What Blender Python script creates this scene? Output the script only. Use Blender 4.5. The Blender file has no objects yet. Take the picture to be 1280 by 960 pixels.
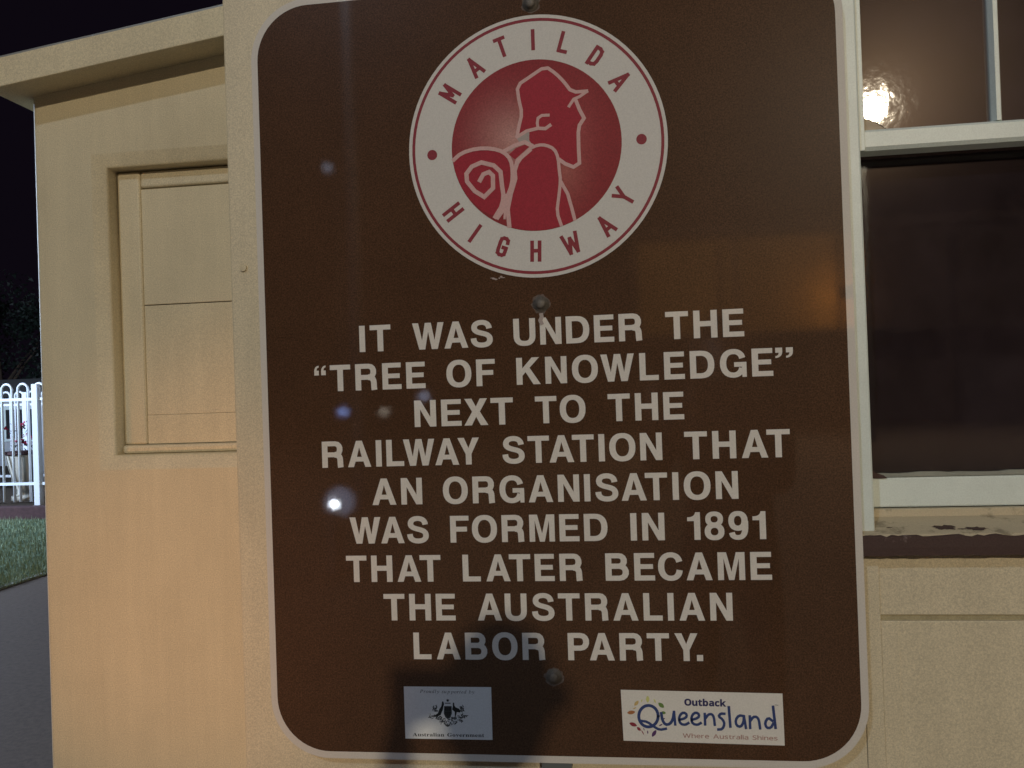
import bpy, bmesh, math, random, json
from mathutils import Vector, Matrix
from mathutils.geometry import tessellate_polygon
R = math.radians
scn = bpy.context.scene
COL = scn.collection

# ------------------------------------------------------------------ camera
cd = bpy.data.cameras.new('camera')
cam = bpy.data.objects.new('camera', cd); COL.objects.link(cam); scn.camera = cam
yaw, pitch, roll = 0.1299, 0.0091, -0.0342
fwd = Vector((-math.sin(yaw)*math.cos(pitch), math.cos(yaw)*math.cos(pitch), math.sin(pitch)))
r0 = Vector((math.cos(yaw), math.sin(yaw), 0)); u0 = r0.cross(fwd)
rt = math.cos(roll)*r0 + math.sin(roll)*u0; up = -math.sin(roll)*r0 + math.cos(roll)*u0
m = Matrix((rt, up, -fwd)).transposed().to_4x4(); m.translation = Vector((0.5704, -1.3201, 1.55))
cam.matrix_world = m
cd.sensor_width = 36; cd.lens = 36*1070/1280; cd.clip_start = 0.05; cd.clip_end = 600

# ------------------------------------------------------------------ world, exposure
w = bpy.data.worlds.new('World'); scn.world = w; w.use_nodes = True
bg = w.node_tree.nodes['Background']; bg.inputs[0].default_value = (0.30, 0.20, 0.40, 1); bg.inputs[1].default_value = 0.012
scn.view_settings.view_transform = 'Standard'; scn.view_settings.look = 'None'
scn.view_settings.exposure = 0; scn.view_settings.gamma = 1
LAMP_MAIN = 6500; COOL_FILL = 1000; LAMP_FENCE = 6500; ORANGE_FILL = 210

# ------------------------------------------------------------------ materials
def mat(name, col, rough=0.6, spec=0.5, metal=0.0, var=0.0, vscale=6.0, bump=0.0, bscale=200.0, grain=0.0, streak=0.0, col2=None, thr=None, coat=0.0, crough=.021, emit=None, estr=0.0):
    mt = bpy.data.materials.new(name); mt.use_nodes = True; nt = mt.node_tree; N = nt.nodes; Lk = nt.links
    b = N['Principled BSDF']
    b.inputs['Base Color'].default_value = (*col, 1); b.inputs['Roughness'].default_value = rough
    b.inputs['Specular IOR Level'].default_value = spec; b.inputs['Metallic'].default_value = metal
    if coat: b.inputs['Coat Weight'].default_value = coat; b.inputs['Coat Roughness'].default_value = crough
    if emit: b.inputs['Emission Color'].default_value = (*emit, 1); b.inputs['Emission Strength'].default_value = estr
    tc = N.new('ShaderNodeTexCoord'); src = None
    def noise(sc, det=4, rgh=.6):
        n = N.new('ShaderNodeTexNoise'); n.inputs['Scale'].default_value = sc; n.inputs['Detail'].default_value = det; n.inputs['Roughness'].default_value = rgh
        Lk.new(tc.outputs['Object'], n.inputs['Vector']); return n
    if col2:
        n = noise(vscale, 6, .65); rp = N.new('ShaderNodeValToRGB'); Lk.new(n.outputs['Fac'], rp.inputs['Fac'])
        t = thr or (0.45, 0.55); rp.color_ramp.elements[0].position = t[0]; rp.color_ramp.elements[1].position = t[1]
        mx = N.new('ShaderNodeMix'); mx.data_type = 'RGBA'; mx.inputs['A'].default_value = (*col, 1); mx.inputs['B'].default_value = (*col2, 1)
        Lk.new(rp.outputs['Color'], mx.inputs['Factor']); src = mx.outputs['Result']
    for amt, sc, det in ((var, vscale, 5), (grain, 420.0, 2), (streak, -1, 5)):
        if amt:
            n = noise(abs(sc), det, .7)
            if sc < 0:   # long faint vertical runs left by rain and brush
                mp = N.new('ShaderNodeMapping'); mp.inputs['Scale'].default_value = (22, 22, 1.6); Lk.new(tc.outputs['Object'], mp.inputs['Vector']); Lk.new(mp.outputs[0], n.inputs['Vector'])
            mr = N.new('ShaderNodeMapRange'); Lk.new(n.outputs['Fac'], mr.inputs['Value'])
            mr.inputs['From Min'].default_value = .25; mr.inputs['From Max'].default_value = .75
            mr.inputs['To Min'].default_value = 1-amt; mr.inputs['To Max'].default_value = 1+amt
            h = N.new('ShaderNodeHueSaturation'); Lk.new(mr.outputs['Result'], h.inputs['Value'])
            if src: Lk.new(src, h.inputs['Color'])
            else: h.inputs['Color'].default_value = (*col, 1)
            src = h.outputs['Color']
    if src: Lk.new(src, b.inputs['Base Color'])
    if bump:
        n = noise(bscale, 3, .6); bp = N.new('ShaderNodeBump'); bp.inputs['Strength'].default_value = bump; bp.inputs['Distance'].default_value = 0.001
        Lk.new(n.outputs['Fac'], bp.inputs['Height']); Lk.new(bp.outputs['Normal'], b.inputs['Normal'])
        if coat: Lk.new(bp.outputs['Normal'], b.inputs['Coat Normal'])
    return mt
M = {}
M['cream'] = mat('cream_paint', (.62, .54, .37), .55, .4, streak=.07, var=.09, vscale=3.5, bump=.5, bscale=60, grain=.24)
M['cream2'] = mat('cream_paint_facade', (.64, .56, .40), .5, .4, streak=.07, var=.08, vscale=4, bump=.4, bscale=70, grain=.24)
M['white'] = mat('white_gloss_paint', (.72, .79, .75), .4, .5, var=.08, vscale=9, bump=.6, bscale=50, grain=.08)
M['sillpaint'] = mat('worn_sill_paint', (.55, .47, .33), .6, .4, vscale=26, col2=(.30, .25, .17), thr=(.56, .66), bump=.8, bscale=80, grain=.1)
M['bare'] = mat('bare_dark_timber', (.075, .045, .04), .75, .3, vscale=22, col2=(.20, .15, .14), thr=(.6, .68), bump=1, bscale=90, grain=.2)
M['brown'] = mat('brown_sign_film', (.080, .040, .021), .34, .06, var=.14, vscale=5, bump=.014, bscale=330, grain=.55, coat=1)
M['signwhite'] = mat('white_sign_film', (.75, .71, .66), .5, .2, var=.04, vscale=12, bump=.02, bscale=700, grain=.08, coat=1)
M['border'] = mat('white_sign_border', (.66, .62, .57), .5, .3, coat=1, grain=.08)
M['alu'] = mat('aluminium', (.42, .42, .42), .45, .5, metal=.8, grain=.1)
M['red'] = mat('red_print', (.36, .022, .040), .5, .2, coat=1, grain=.22)
M['ringred'] = mat('ring_red_print', (.27, .035, .05), .5, .2, coat=1, grain=.2)
M['pink'] = mat('pale_pink_print', (.66, .42, .41), .5, .2, coat=1, grain=.1)
M['disc'] = mat('emblem_white_film', (.68, .66, .63), .5, .2, coat=1, grain=.08)
M['palegrey'] = mat('pale_grey_print', (.40, .34, .32), .3, .5, grain=.1)
M['sticker'] = mat('sticker_white', (.74, .76, .78), .4, .3, grain=.07)
M['sticker2'] = mat('sticker_white_warm', (.74, .71, .66), .4, .3, grain=.07)
M['ink'] = mat('dark_ink', (.02, .022, .022), .5, .3, grain=.2)
M['inkg'] = mat('grey_ink', (.06, .065, .07), .5, .3, grain=.2)
M['blue'] = mat('blue_ink', (.035, .06, .19), .4, .4, grain=.15)
M['navy'] = mat('navy_ink', (.03, .028, .11), .4, .4, grain=.15)
M['rose'] = mat('rose_ink', (.40, .22, .19), .4, .4, grain=.15)
PET = [mat('petal_ink', c, .4, .4, grain=.1) for c in ((.26,.03,.05),(.40,.16,.06),(.5,.2,.05),(.58,.42,.16),(.62,.62,.22),(.10,.04,.14),(.14,.24,.06))]
M['galv'] = mat('galvanised_bolt', (.16, .14, .12), .6, .5, metal=.3, var=.4, vscale=150, bump=.8, bscale=300)
M['grime'] = mat('grime', (.13, .10, .085), .8, .3, var=.5, vscale=200)
M['grime2'] = mat('beige_dirt', (.50, .41, .31), .8, .3, var=.15, vscale=80)
M['asphalt'] = mat('asphalt', (.125, .09, .068), .85, .3, var=.3, vscale=30, bump=1.5, bscale=140, grain=.5)
M['soil'] = mat('soil', (.07, .05, .035), .95, .2, var=.3, vscale=4)
M['lawn'] = mat('lawn', (.11, .15, .09), .95, .1, var=.5, vscale=14, bump=2, bscale=60)
M['blade'] = mat('grass_blade', (.22, .26, .15), .7, .3, var=.5, vscale=3)
M['kerb'] = mat('pale_edge', (.30, .30, .25), .9, .2, var=.2, vscale=20)
M['fence'] = mat('white_powder_coat', (.75, .77, .80), .35, .5)
M['plinth'] = mat('dark_brown_brick', (.07, .035, .035), .85, .3, var=.4, vscale=20)
M['stone'] = mat('pale_cast_stone', (.50, .46, .38), .85, .3, var=.15, vscale=12)
M['flower'] = mat('red_petals', (.45, .03, .09), .6, .3)
M['leaf'] = mat('dark_leaves', (.012, .02, .014), .6, .4, var=.4, vscale=3)
M['bark'] = mat('bark', (.10, .07, .05), .9, .2, var=.3, vscale=15, bump=2, bscale=40)
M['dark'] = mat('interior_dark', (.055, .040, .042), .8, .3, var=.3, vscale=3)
M['roof'] = mat('roof_iron', (.25, .25, .24), .5, .5, metal=.4)
M['darkbrick'] = mat('dark_hotel_brick', (.05, .035, .03), .9, .2, var=.3, vscale=6)
M['joint'] = mat('grimy_joint', (.36, .31, .19), .8, .2, var=.25, vscale=30, grain=.2)
M['ochre'] = mat('ochre_hotel_wall', (.30, .16, .045), .9, .2, var=.2, vscale=1.5)
M['farwall'] = mat('far_render', (.42, .42, .42), .9, .3, var=.1, vscale=2)
M['black'] = mat('black_plastic', (.02, .02, .022), .4, .5)
M['cloth'] = mat('dark_cloth', (.03, .03, .04), .95, .1, var=.2, vscale=40)
M['skin'] = mat('skin', (.45, .27, .19), .5, .4)
M['hair'] = mat('dark_hair', (.03, .02, .015), .6, .4)
M['steel'] = mat('painted_steel', (.12, .13, .13), .5, .5)

def lampmat(name, col, s):
    mt = bpy.data.materials.new(name); mt.use_nodes = True; nt = mt.node_tree
    nt.nodes.remove(nt.nodes['Principled BSDF']); e = nt.nodes.new('ShaderNodeEmission')
    e.inputs[0].default_value = (*col, 1); e.inputs[1].default_value = s
    nt.links.new(e.outputs[0], nt.nodes['Material Output'].inputs[0]); return mt

def glassmat(name, haze, hr, d0, d1, warp):
    mt = bpy.data.materials.new(name); mt.use_nodes = True; nt = mt.node_tree; N = nt.nodes; Lk = nt.links
    N.remove(N['Principled BSDF'])
    tr = N.new('ShaderNodeBsdfTransparent'); tr.inputs[0].default_value = (.8, .8, .8, 1)
    g1 = N.new('ShaderNodeBsdfGlossy'); g1.inputs['Roughness'].default_value = .030
    g2 = N.new('ShaderNodeBsdfGlossy'); g2.inputs['Roughness'].default_value = hr; g2.inputs[0].default_value = (.9, .66, .5, 1)
    df = N.new('ShaderNodeBsdfDiffuse'); df.inputs[0].default_value = (.26, .18, .20, 1)
    tc = N.new('ShaderNodeTexCoord'); n = N.new('ShaderNodeTexNoise'); n.inputs['Scale'].default_value = 7; n.inputs['Detail'].default_value = 8; n.inputs['Roughness'].default_value = .7
    Lk.new(tc.outputs['Object'], n.inputs['Vector'])
    mr = N.new('ShaderNodeMapRange'); Lk.new(n.outputs['Fac'], mr.inputs['Value']); mr.inputs['From Min'].default_value = .3; mr.inputs['From Max'].default_value = .7
    mr.inputs['To Min'].default_value = d0; mr.inputs['To Max'].default_value = d1
    if warp:
        bn = N.new('ShaderNodeTexNoise'); bn.inputs['Scale'].default_value = 55; bn.inputs['Detail'].default_value = 3; Lk.new(tc.outputs['Object'], bn.inputs['Vector'])
        bp = N.new('ShaderNodeBump'); bp.inputs['Strength'].default_value = warp; bp.inputs['Distance'].default_value = .001; Lk.new(bn.outputs['Fac'], bp.inputs['Height']); Lk.new(bp.outputs[0], g1.inputs['Normal'])
    fr = N.new('ShaderNodeFresnel'); fr.inputs[0].default_value = 1.5
    a = N.new('ShaderNodeMixShader'); Lk.new(fr.outputs[0], a.inputs[0]); Lk.new(tr.outputs[0], a.inputs[1]); Lk.new(g1.outputs[0], a.inputs[2])
    b = N.new('ShaderNodeMixShader'); b.inputs[0].default_value = haze; Lk.new(a.outputs[0], b.inputs[1]); Lk.new(g2.outputs[0], b.inputs[2])
    c = N.new('ShaderNodeMixShader'); Lk.new(mr.outputs[0], c.inputs[0]); Lk.new(b.outputs[0], c.inputs[1]); Lk.new(df.outputs[0], c.inputs[2])
    Lk.new(c.outputs[0], N['Material Output'].inputs[0]); return mt
M['glass'] = glassmat('dusty_window_glass', .0048, .25, .03, .14, .14); M['glass2'] = glassmat('clear_window_glass', .0015, .16, .04, .085, .04)

# ------------------------------------------------------------------ helpers
def thing(name, label, cat, loc, group=None):
    o = bpy.data.objects.new(name, None); COL.objects.link(o); o.location = loc; o.empty_display_size = .1
    o['label'] = label; o['category'] = cat
    if group: o['group'] = group
    return o
def root_of(o):
    while o.parent: o = o.parent
    return o
def part(name, vs, fs, m, parent=None, smooth=False):
    """mesh from world coordinates, placed under parent (parents are unrotated, children sit at offset 0)"""
    off = root_of(parent).location if parent else Vector((0, 0, 0))
    me = bpy.data.meshes.new(name); me.from_pydata([(v[0]-off[0], v[1]-off[1], v[2]-off[2]) for v in vs], [], fs)
    me.materials.append(m); me.validate(); me.update()
    if smooth:
        for p in me.polygons: p.use_smooth = True
    o = bpy.data.objects.new(name, me); COL.objects.link(o)
    if parent: o.parent = parent
    return o
class MB:
    def __init__(s): s.v = []; s.f = []
    def add(s, v, f): n = len(s.v); s.v += [tuple(q) for q in v]; s.f += [tuple(i+n for i in q) for q in f]; return s
    def box(s, x0, x1, y0, y1, z0, z1):
        v = [(x, y, z) for x in (x0, x1) for y in (y0, y1) for z in (z0, z1)]
        return s.add(v, [(0,1,3,2),(4,6,7,5),(0,4,5,1),(2,3,7,6),(0,2,6,4),(1,5,7,3)])
    def tube(s, pts, rad, n=8, cap=True):
        pts = [Vector(p) for p in pts]; rr = rad if isinstance(rad, (list, tuple)) else [rad]*len(pts); rings = []
        b = len(s.v); prev = None
        for i, p in enumerate(pts):
            t = (pts[min(i+1, len(pts)-1)] - pts[max(i-1, 0)]).normalized()
            a = (prev if prev else Vector((0, 0, 1)) if abs(t.z) < .9 else Vector((1, 0, 0)))
            a = (a - t*a.dot(t)).normalized(); prev = a; c = t.cross(a)
            for k in range(n):
                q = 2*math.pi*k/n; s.v.append(tuple(p + rr[i]*(math.cos(q)*a + math.sin(q)*c)))
        for i in range(len(pts)-1):
            for k in range(n): s.f.append((b+i*n+k, b+i*n+(k+1) % n, b+(i+1)*n+(k+1) % n, b+(i+1)*n+k))
        if cap: s.f.append(tuple(b+k for k in range(n))[::-1]); s.f.append(tuple(b+(len(pts)-1)*n+k for k in range(n)))
        return s
    def lathe(s, c, prof, n=20):
        b = len(s.v)
        for r, z in prof:
            for k in range(n): q = 2*math.pi*k/n; s.v.append((c[0]+r*math.cos(q), c[1]+r*math.sin(q), c[2]+z))
        for i in range(len(prof)-1):
            for k in range(n): s.f.append((b+i*n+k, b+i*n+(k+1) % n, b+(i+1)*n+(k+1) % n, b+(i+1)*n+k))
        s.f.append(tuple(b+k for k in range(n))[::-1]); s.f.append(tuple(b+(len(prof)-1)*n+k for k in range(n))); return s
    def build(s, name, m, parent=None, smooth=False): return part(name, s.v, s.f, m, parent, smooth)
def bevel(o, w, seg=2):
    md = o.modifiers.new('bevel', 'BEVEL'); md.width = w; md.segments = seg; md.limit_method = 'ANGLE'; return o
def box(name, x0, x1, y0, y1, z0, z1, m, parent=None, bv=0.0):
    o = MB().box(x0, x1, y0, y1, z0, z1).build(name, m, parent)
    return bevel(o, bv) if bv else o
def struct(o): o['kind'] = 'structure'; return o
def stuff(o, label=None, cat=None):
    o['kind'] = 'stuff'
    if label: o['label'] = label; o['category'] = cat
    return o

# flat print and film on the sign: outlines in the sign's own plane (x, z), a fraction of a millimetre proud
def film(mb, loops, y0, y1):
    """loops = outer + holes (lists of (x,z) metres); slab from y0 (back) to y1 (front, smaller y)"""
    tr = tessellate_polygon([[Vector((x, z, 0)) for x, z in l] for l in loops])
    flat = [p for l in loops for p in l]; n = len(flat); b = len(mb.v)
    mb.v += [(x, y1, z) for x, z in flat] + [(x, y0, z) for x, z in flat]
    for a, c, d in tr:
        P, Q, S = flat[a], flat[c], flat[d]
        cr = (Q[0]-P[0])*(S[1]-P[1]) - (Q[1]-P[1])*(S[0]-P[0])
        if abs(cr) < 1e-14: continue
        mb.f.append((b+a, b+c, b+d) if cr > 0 else (b+a, b+d, b+c))
    k = 0
    for l in loops:
        for i in range(len(l)): j = (i+1) % len(l); mb.f.append((b+k+i, b+k+j, b+n+k+j, b+n+k+i))
        k += len(l)
    return mb
def smoothpts(p, it=2):
    for _ in range(it):
        q = [p[0]]
        for a, b in zip(p, p[1:]): q += [(a[0]*.75+b[0]*.25, a[1]*.75+b[1]*.25), (a[0]*.25+b[0]*.75, a[1]*.25+b[1]*.75)]
        q.append(p[-1]); p = q
    return p
def strip(mb, pts, wv, wh, y0, y1, cap=0.0):
    """pen stroke along pts; wv = thickness of upright strokes, wh = of level ones"""
    n = len(pts); Lf = []; Rt = []
    for i in range(n):
        def dr(a, b): d = math.hypot(b[0]-a[0], b[1]-a[1]) or 1e-9; return ((b[0]-a[0])/d, (b[1]-a[1])/d)
        d1 = dr(pts[i-1], pts[i]) if i else dr(pts[0], pts[1]); d2 = dr(pts[i], pts[i+1]) if i < n-1 else d1
        nx, nz = -(d1[1]+d2[1]), d1[0]+d2[0]; l = math.hypot(nx, nz) or 1; nx /= l; nz /= l
        c = max(.45, -d1[1]*nx + d1[0]*nz); w_ = .5*math.hypot(wv*nx, wh*nz)/c
        px, pz = pts[i]
        if i == 0: px -= d1[0]*cap; pz -= d1[1]*cap
        if i == n-1: px += d1[0]*cap; pz += d1[1]*cap
        Lf.append((px+nx*w_, pz+nz*w_)); Rt.append((px-nx*w_, pz-nz*w_))
    b = len(mb.v)
    for y in (y1, y0):
        for k in range(n): mb.v.append((Lf[k][0], y, Lf[k][1])); mb.v.append((Rt[k][0], y, Rt[k][1]))
    m_ = 2*n
    for k in range(n-1):
        a = b+2*k; mb.f.append((a, a+1, a+3, a+2)); mb.f.append((a, a+2, a+2+m_, a+m_)); mb.f.append((a+1, a+1+m_, a+3+m_, a+3))
    mb.f.append((b, b+m_, b+1+m_, b+1)); e = b+2*n-2; mb.f.append((e, e+1, e+1+m_, e+m_)); return mb
def bez(p0, p1, p2, p3, n=7):
    return [tuple((1-t)**3*a+3*(1-t)**2*t*b+3*(1-t)*t*t*c+t**3*d for a, b, c, d in zip(p0, p1, p2, p3)) for t in [i/n for i in range(n+1)]]
def path(*seg):
    out = []
    for s_ in seg:
        q = bez(*s_) if isinstance(s_, tuple) else list(s_)
        out += q if not out else q[1:]
    return out
def oval(cx, cz, rx, rz, n=36, e=2.25):
    r = []
    for k in range(n):
        a = 2*math.pi*k/n; c, s_ = math.cos(a), math.sin(a)
        r.append((cx+rx*math.copysign(abs(c)**(2/e), c), cz+rz*math.copysign(abs(s_)**(2/e), s_)))
    return r

# heavy grotesque capitals, cap height 100: ('P', loops) outlined piece, ('S', points, upright, level) pen stroke
SV, SH = 22, 18.5
GL = {
 'I': (22, [('P', [[(0,0),(22,0),(22,100),(0,100)]])]),
 'T': (80, [('P', [[(29,0),(51,0),(51,81.5),(80,81.5),(80,100),(0,100),(0,81.5),(29,81.5)]])]),
 'L': (68, [('P', [[(0,0),(68,0),(68,18.5),(22,18.5),(22,100),(0,100)]])]),
 'E': (73, [('P', [[(0,0),(73,0),(73,18.5),(22,18.5),(22,42),(67,42),(67,59.5),(22,59.5),(22,82),(72,82),(72,100),(0,100)]])]),
 'F': (71, [('P', [[(0,0),(22,0),(22,41),(64,41),(64,59),(22,59),(22,82),(71,82),(71,100),(0,100)]])]),
 'H': (82, [('P', [[(0,0),(22,0),(22,42),(60,42),(60,0),(82,0),(82,100),(60,100),(60,61),(22,61),(22,100),(0,100)]])]),
 'N': (79, [('P', [[(0,0),(21,0),(21,66),(56,0),(79,0),(79,100),(58,100),(58,36),(23,100),(0,100)]])]),
 'M': (94, [('P', [[(0,0),(20.5,0),(20.5,78),(38,0),(56,0),(73.5,78),(73.5,0),(94,0),(94,100),(64,100),(47,30),(30,100),(0,100)]])]),
 'A': (91, [('P', [[(0,0),(23,0),(30,21),(61,21),(68,0),(91,0),(57,100),(34,100)], [(36,38.5),(45.5,75),(55,38.5)]])]),
 'W': (121, [('P', [[(25,0),(48,0),(60.5,67),(73,0),(96,0),(121,100),(98,100),(84.5,34),(72,100),(49,100),(36.5,34),(23,100),(0,100)]])]),
 'K': (88, [('P', [[(0,0),(22,0),(22,33),(34,46),(62,0),(89,0),(49,62),(86,100),(58,100),(22,60),(22,100),(0,100)]])]),
 'X': (86, [('P', [[(0,0),(27,0),(43,32),(59,0),(86,0),(57,51),(84,100),(58,100),(43,70),(28,100),(2,100),(29,51)]])]),
 'Y': (82, [('P', [[(30,0),(52,0),(52,39),(82,100),(57,100),(41,61),(25,100),(0,100),(30,39)]])]),
 'O': (95, [('P', [oval(47.5,50,47.5,52), oval(47.5,50,24.5,33.5)])]),
 'D': (86, [('P', [path([(0,0),(40,0)],((40,0),(70,0),(86,18),(86,50)),((86,50),(86,82),(70,100),(40,100)),[(40,100),(0,100)]),
                   path([(22,18.5),(38,18.5)],((38,18.5),(55,18.5),(63.5,30),(63.5,50)),((63.5,50),(63.5,70),(55,81.5),(38,81.5)),[(38,81.5),(22,81.5)])])]),
 'U': (82, [('S', path([(11,100),(11,36)],((11,36),(11,14),(24,7),(41,7)),((41,7),(58,7),(71,14),(71,36)),[(71,36),(71,100)]), SV, SH)]),
 'C': (87, [('S', path(((76,67),(73,84),(61,92.5),(46,92.5)),((46,92.5),(24,92.5),(11.5,76),(11.5,50)),((11.5,50),(11.5,24),(24,7.5),(46,7.5)),((46,7.5),(64,7.5),(74,18),(76.5,37))), SV, SH)]),
 'G': (93, [('S', path(((79,68),(76,84),(64,92.5),(48,92.5)),((48,92.5),(25,92.5),(11.5,76),(11.5,50)),((11.5,50),(11.5,24),(25,7.5),(47,7.5)),((47,7.5),(62,7.5),(74,16),(78,32))), SV, SH), ('P', [[(78,0),(93,0),(93,54),(50,54),(50,37),(76,37)]])]),
 'S': (84, [('S', path(((71,69),(70,85),(58,92.5),(42,92.5)),((42,92.5),(24,92.5),(14.5,84),(14.5,73)),((14.5,73),(14.5,60),(28,56),(43,52)),((43,52),(60,48),(73,43),(73,28)),((73,28),(73,14),(60,7.5),(43,7.5)),((43,7.5),(22,7.5),(11,17),(11,34))), SV-.5, SH)]),
 'R': (86, [('P', [[(0,0),(22,0),(22,100),(0,100)]]), ('S', path([(12,91),(52,91)],((52,91),(77,91),(77,49),(52,49)),[(52,49),(12,49)]), SV, SH), ('S', path(((50,49),(66,49),(71,40),(71.5,28)),((71.5,28),(71.8,14),(72,8),(73,0))), SV, SV)]),
 'P': (78, [('P', [[(0,0),(22,0),(22,100),(0,100)]]), ('S', path([(12,91),(46,91)],((46,91),(75,91),(75,44.5),(46,44.5)),[(46,44.5),(12,44.5)]), SV, SH)]),
 'B': (84, [('P', [[(0,0),(22,0),(22,100),(0,100)]]), ('S', path([(12,91),(48,91)],((48,91),(73,91),(73,53),(48,53)),[(48,53),(12,53)]), SV, SH), ('S', path([(12,52.5),(50,52.5)],((50,52.5),(80,52.5),(80,9),(50,9)),[(50,9),(12,9)]), SV, SH)]),
 '1': (46, [('P', [path([(24,0),(46,0),(46,100),(29,100)],((29,100),(27,86),(17,82),(0,82)),[(0,82),(0,68),(24,68)])])]),
 '8': (70, [('P', [oval(35,74,31.5,27.5), oval(35,73.5,12.5,11.5)]), ('P', [oval(35,29,35,31), oval(35,29,13.5,13.5)])]),
 '9': (70, [('P', [oval(34,66.5,34,35.5), oval(33,67,13,17.5)]), ('S', path([(59,66),(59,50)],((59,50),(59,22),(52,7),(33,7)),((33,7),(20,7),(13,12),(11,25))), 21, 17)]),
 '.': (22, [('P', [[(0,0),(22,0),(22,22),(0,22)]])]),
 'p': (48, [('P', [[(dx,85),(dx+19,85)] + [] if 0 else path([(dx,100),(dx,82),(dx+9,82)],((dx+9,82),(dx+9,74),(dx+6,71),(dx,70)),[(dx,70),(dx,63)],((dx,63),(dx+12,64),(dx+19,72),(dx+19,86)),[(dx+19,86),(dx+19,100)])]) for dx in (0, 29)]),
}
GL['q'] = (48, [('P', [[(48-x, 163-z) for x, z in k[1][0]]]) for k in GL['p'][1]])
KERN = {'WA':0,'AT':-6,'TA':0,'AY':-6,'LW':-4,'OW':8,'TO':9,'ST':12,'RT':12,'AS':9,'PA':0,'Y.':-6,'EC':9,'CA':11,'GA':15,'SA':10,'FO':11,'AU':10,'RA':14,'LA':19,'TY':18,'RG':14,'EX':8,'XT':8,'AI':18,'TH':16,'TE':14,'LE':18}
def glyph(mb, ch, ox, oz, sx, sz, y0, y1, tf=None):
    T = tf or (lambda x, z: (ox+x*sx, oz+z*sz))
    for i, pc in enumerate(GL[ch][1]):
        if pc[0] == 'P': film(mb, [[T(x, z) for x, z in l] for l in pc[1]], y0, y1-i*6e-5)
        else:
            tmp = MB(); strip(tmp, pc[1], pc[2], pc[3], 0, 1)
            mb.add([(T(a, c)[0], (y1-i*6e-5) if b == 1 else y0, T(a, c)[1]) for a, b, c in tmp.v], tmp.f)
    return mb

WORDS = [('IT', 0, 0.1555, 0.2067), ('WAS', 0, 0.2422, 0.3703), ('UNDER', 0, 0.403, 0.6015), ('THE', 0, 0.636, 0.7522), ('q', 1, 0.0791, 0.0981), ('TREE', 1, 0.1051, 0.2607), ('OF', 1, 0.2947, 0.372), ('KNOWLEDGE', 1, 0.4056, 0.7924), ('p', 1, 0.7963, 0.8219), ('NEXT', 2, 0.2412, 0.3983), ('TO', 2, 0.4328, 0.5106), ('THE', 2, 0.5448, 0.6593), ('RAILWAY', 3, 0.0877, 0.3429), ('STATION', 3, 0.3791, 0.6245), ('THAT', 3, 0.658, 0.8128), ('AN', 4, 0.1682, 0.2494), ('ORGANISATION', 4, 0.2828, 0.7351), ('WAS', 5, 0.1295, 0.258), ('FORMED', 5, 0.2925, 0.5378), ('IN', 5, 0.5727, 0.6239), ('1891', 5, 0.658, 0.7734), ('THAT', 6, 0.1217, 0.2752), ('LATER', 6, 0.3102, 0.4981), ('BECAME', 6, 0.5325, 0.7797), ('THE', 7, 0.1811, 0.2965), ('AUSTRALIAN', 7, 0.3318, 0.7204), ('LABOR', 8, 0.2274, 0.4362), ('PARTY.', 8, 0.4708, 0.6744)]
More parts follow.
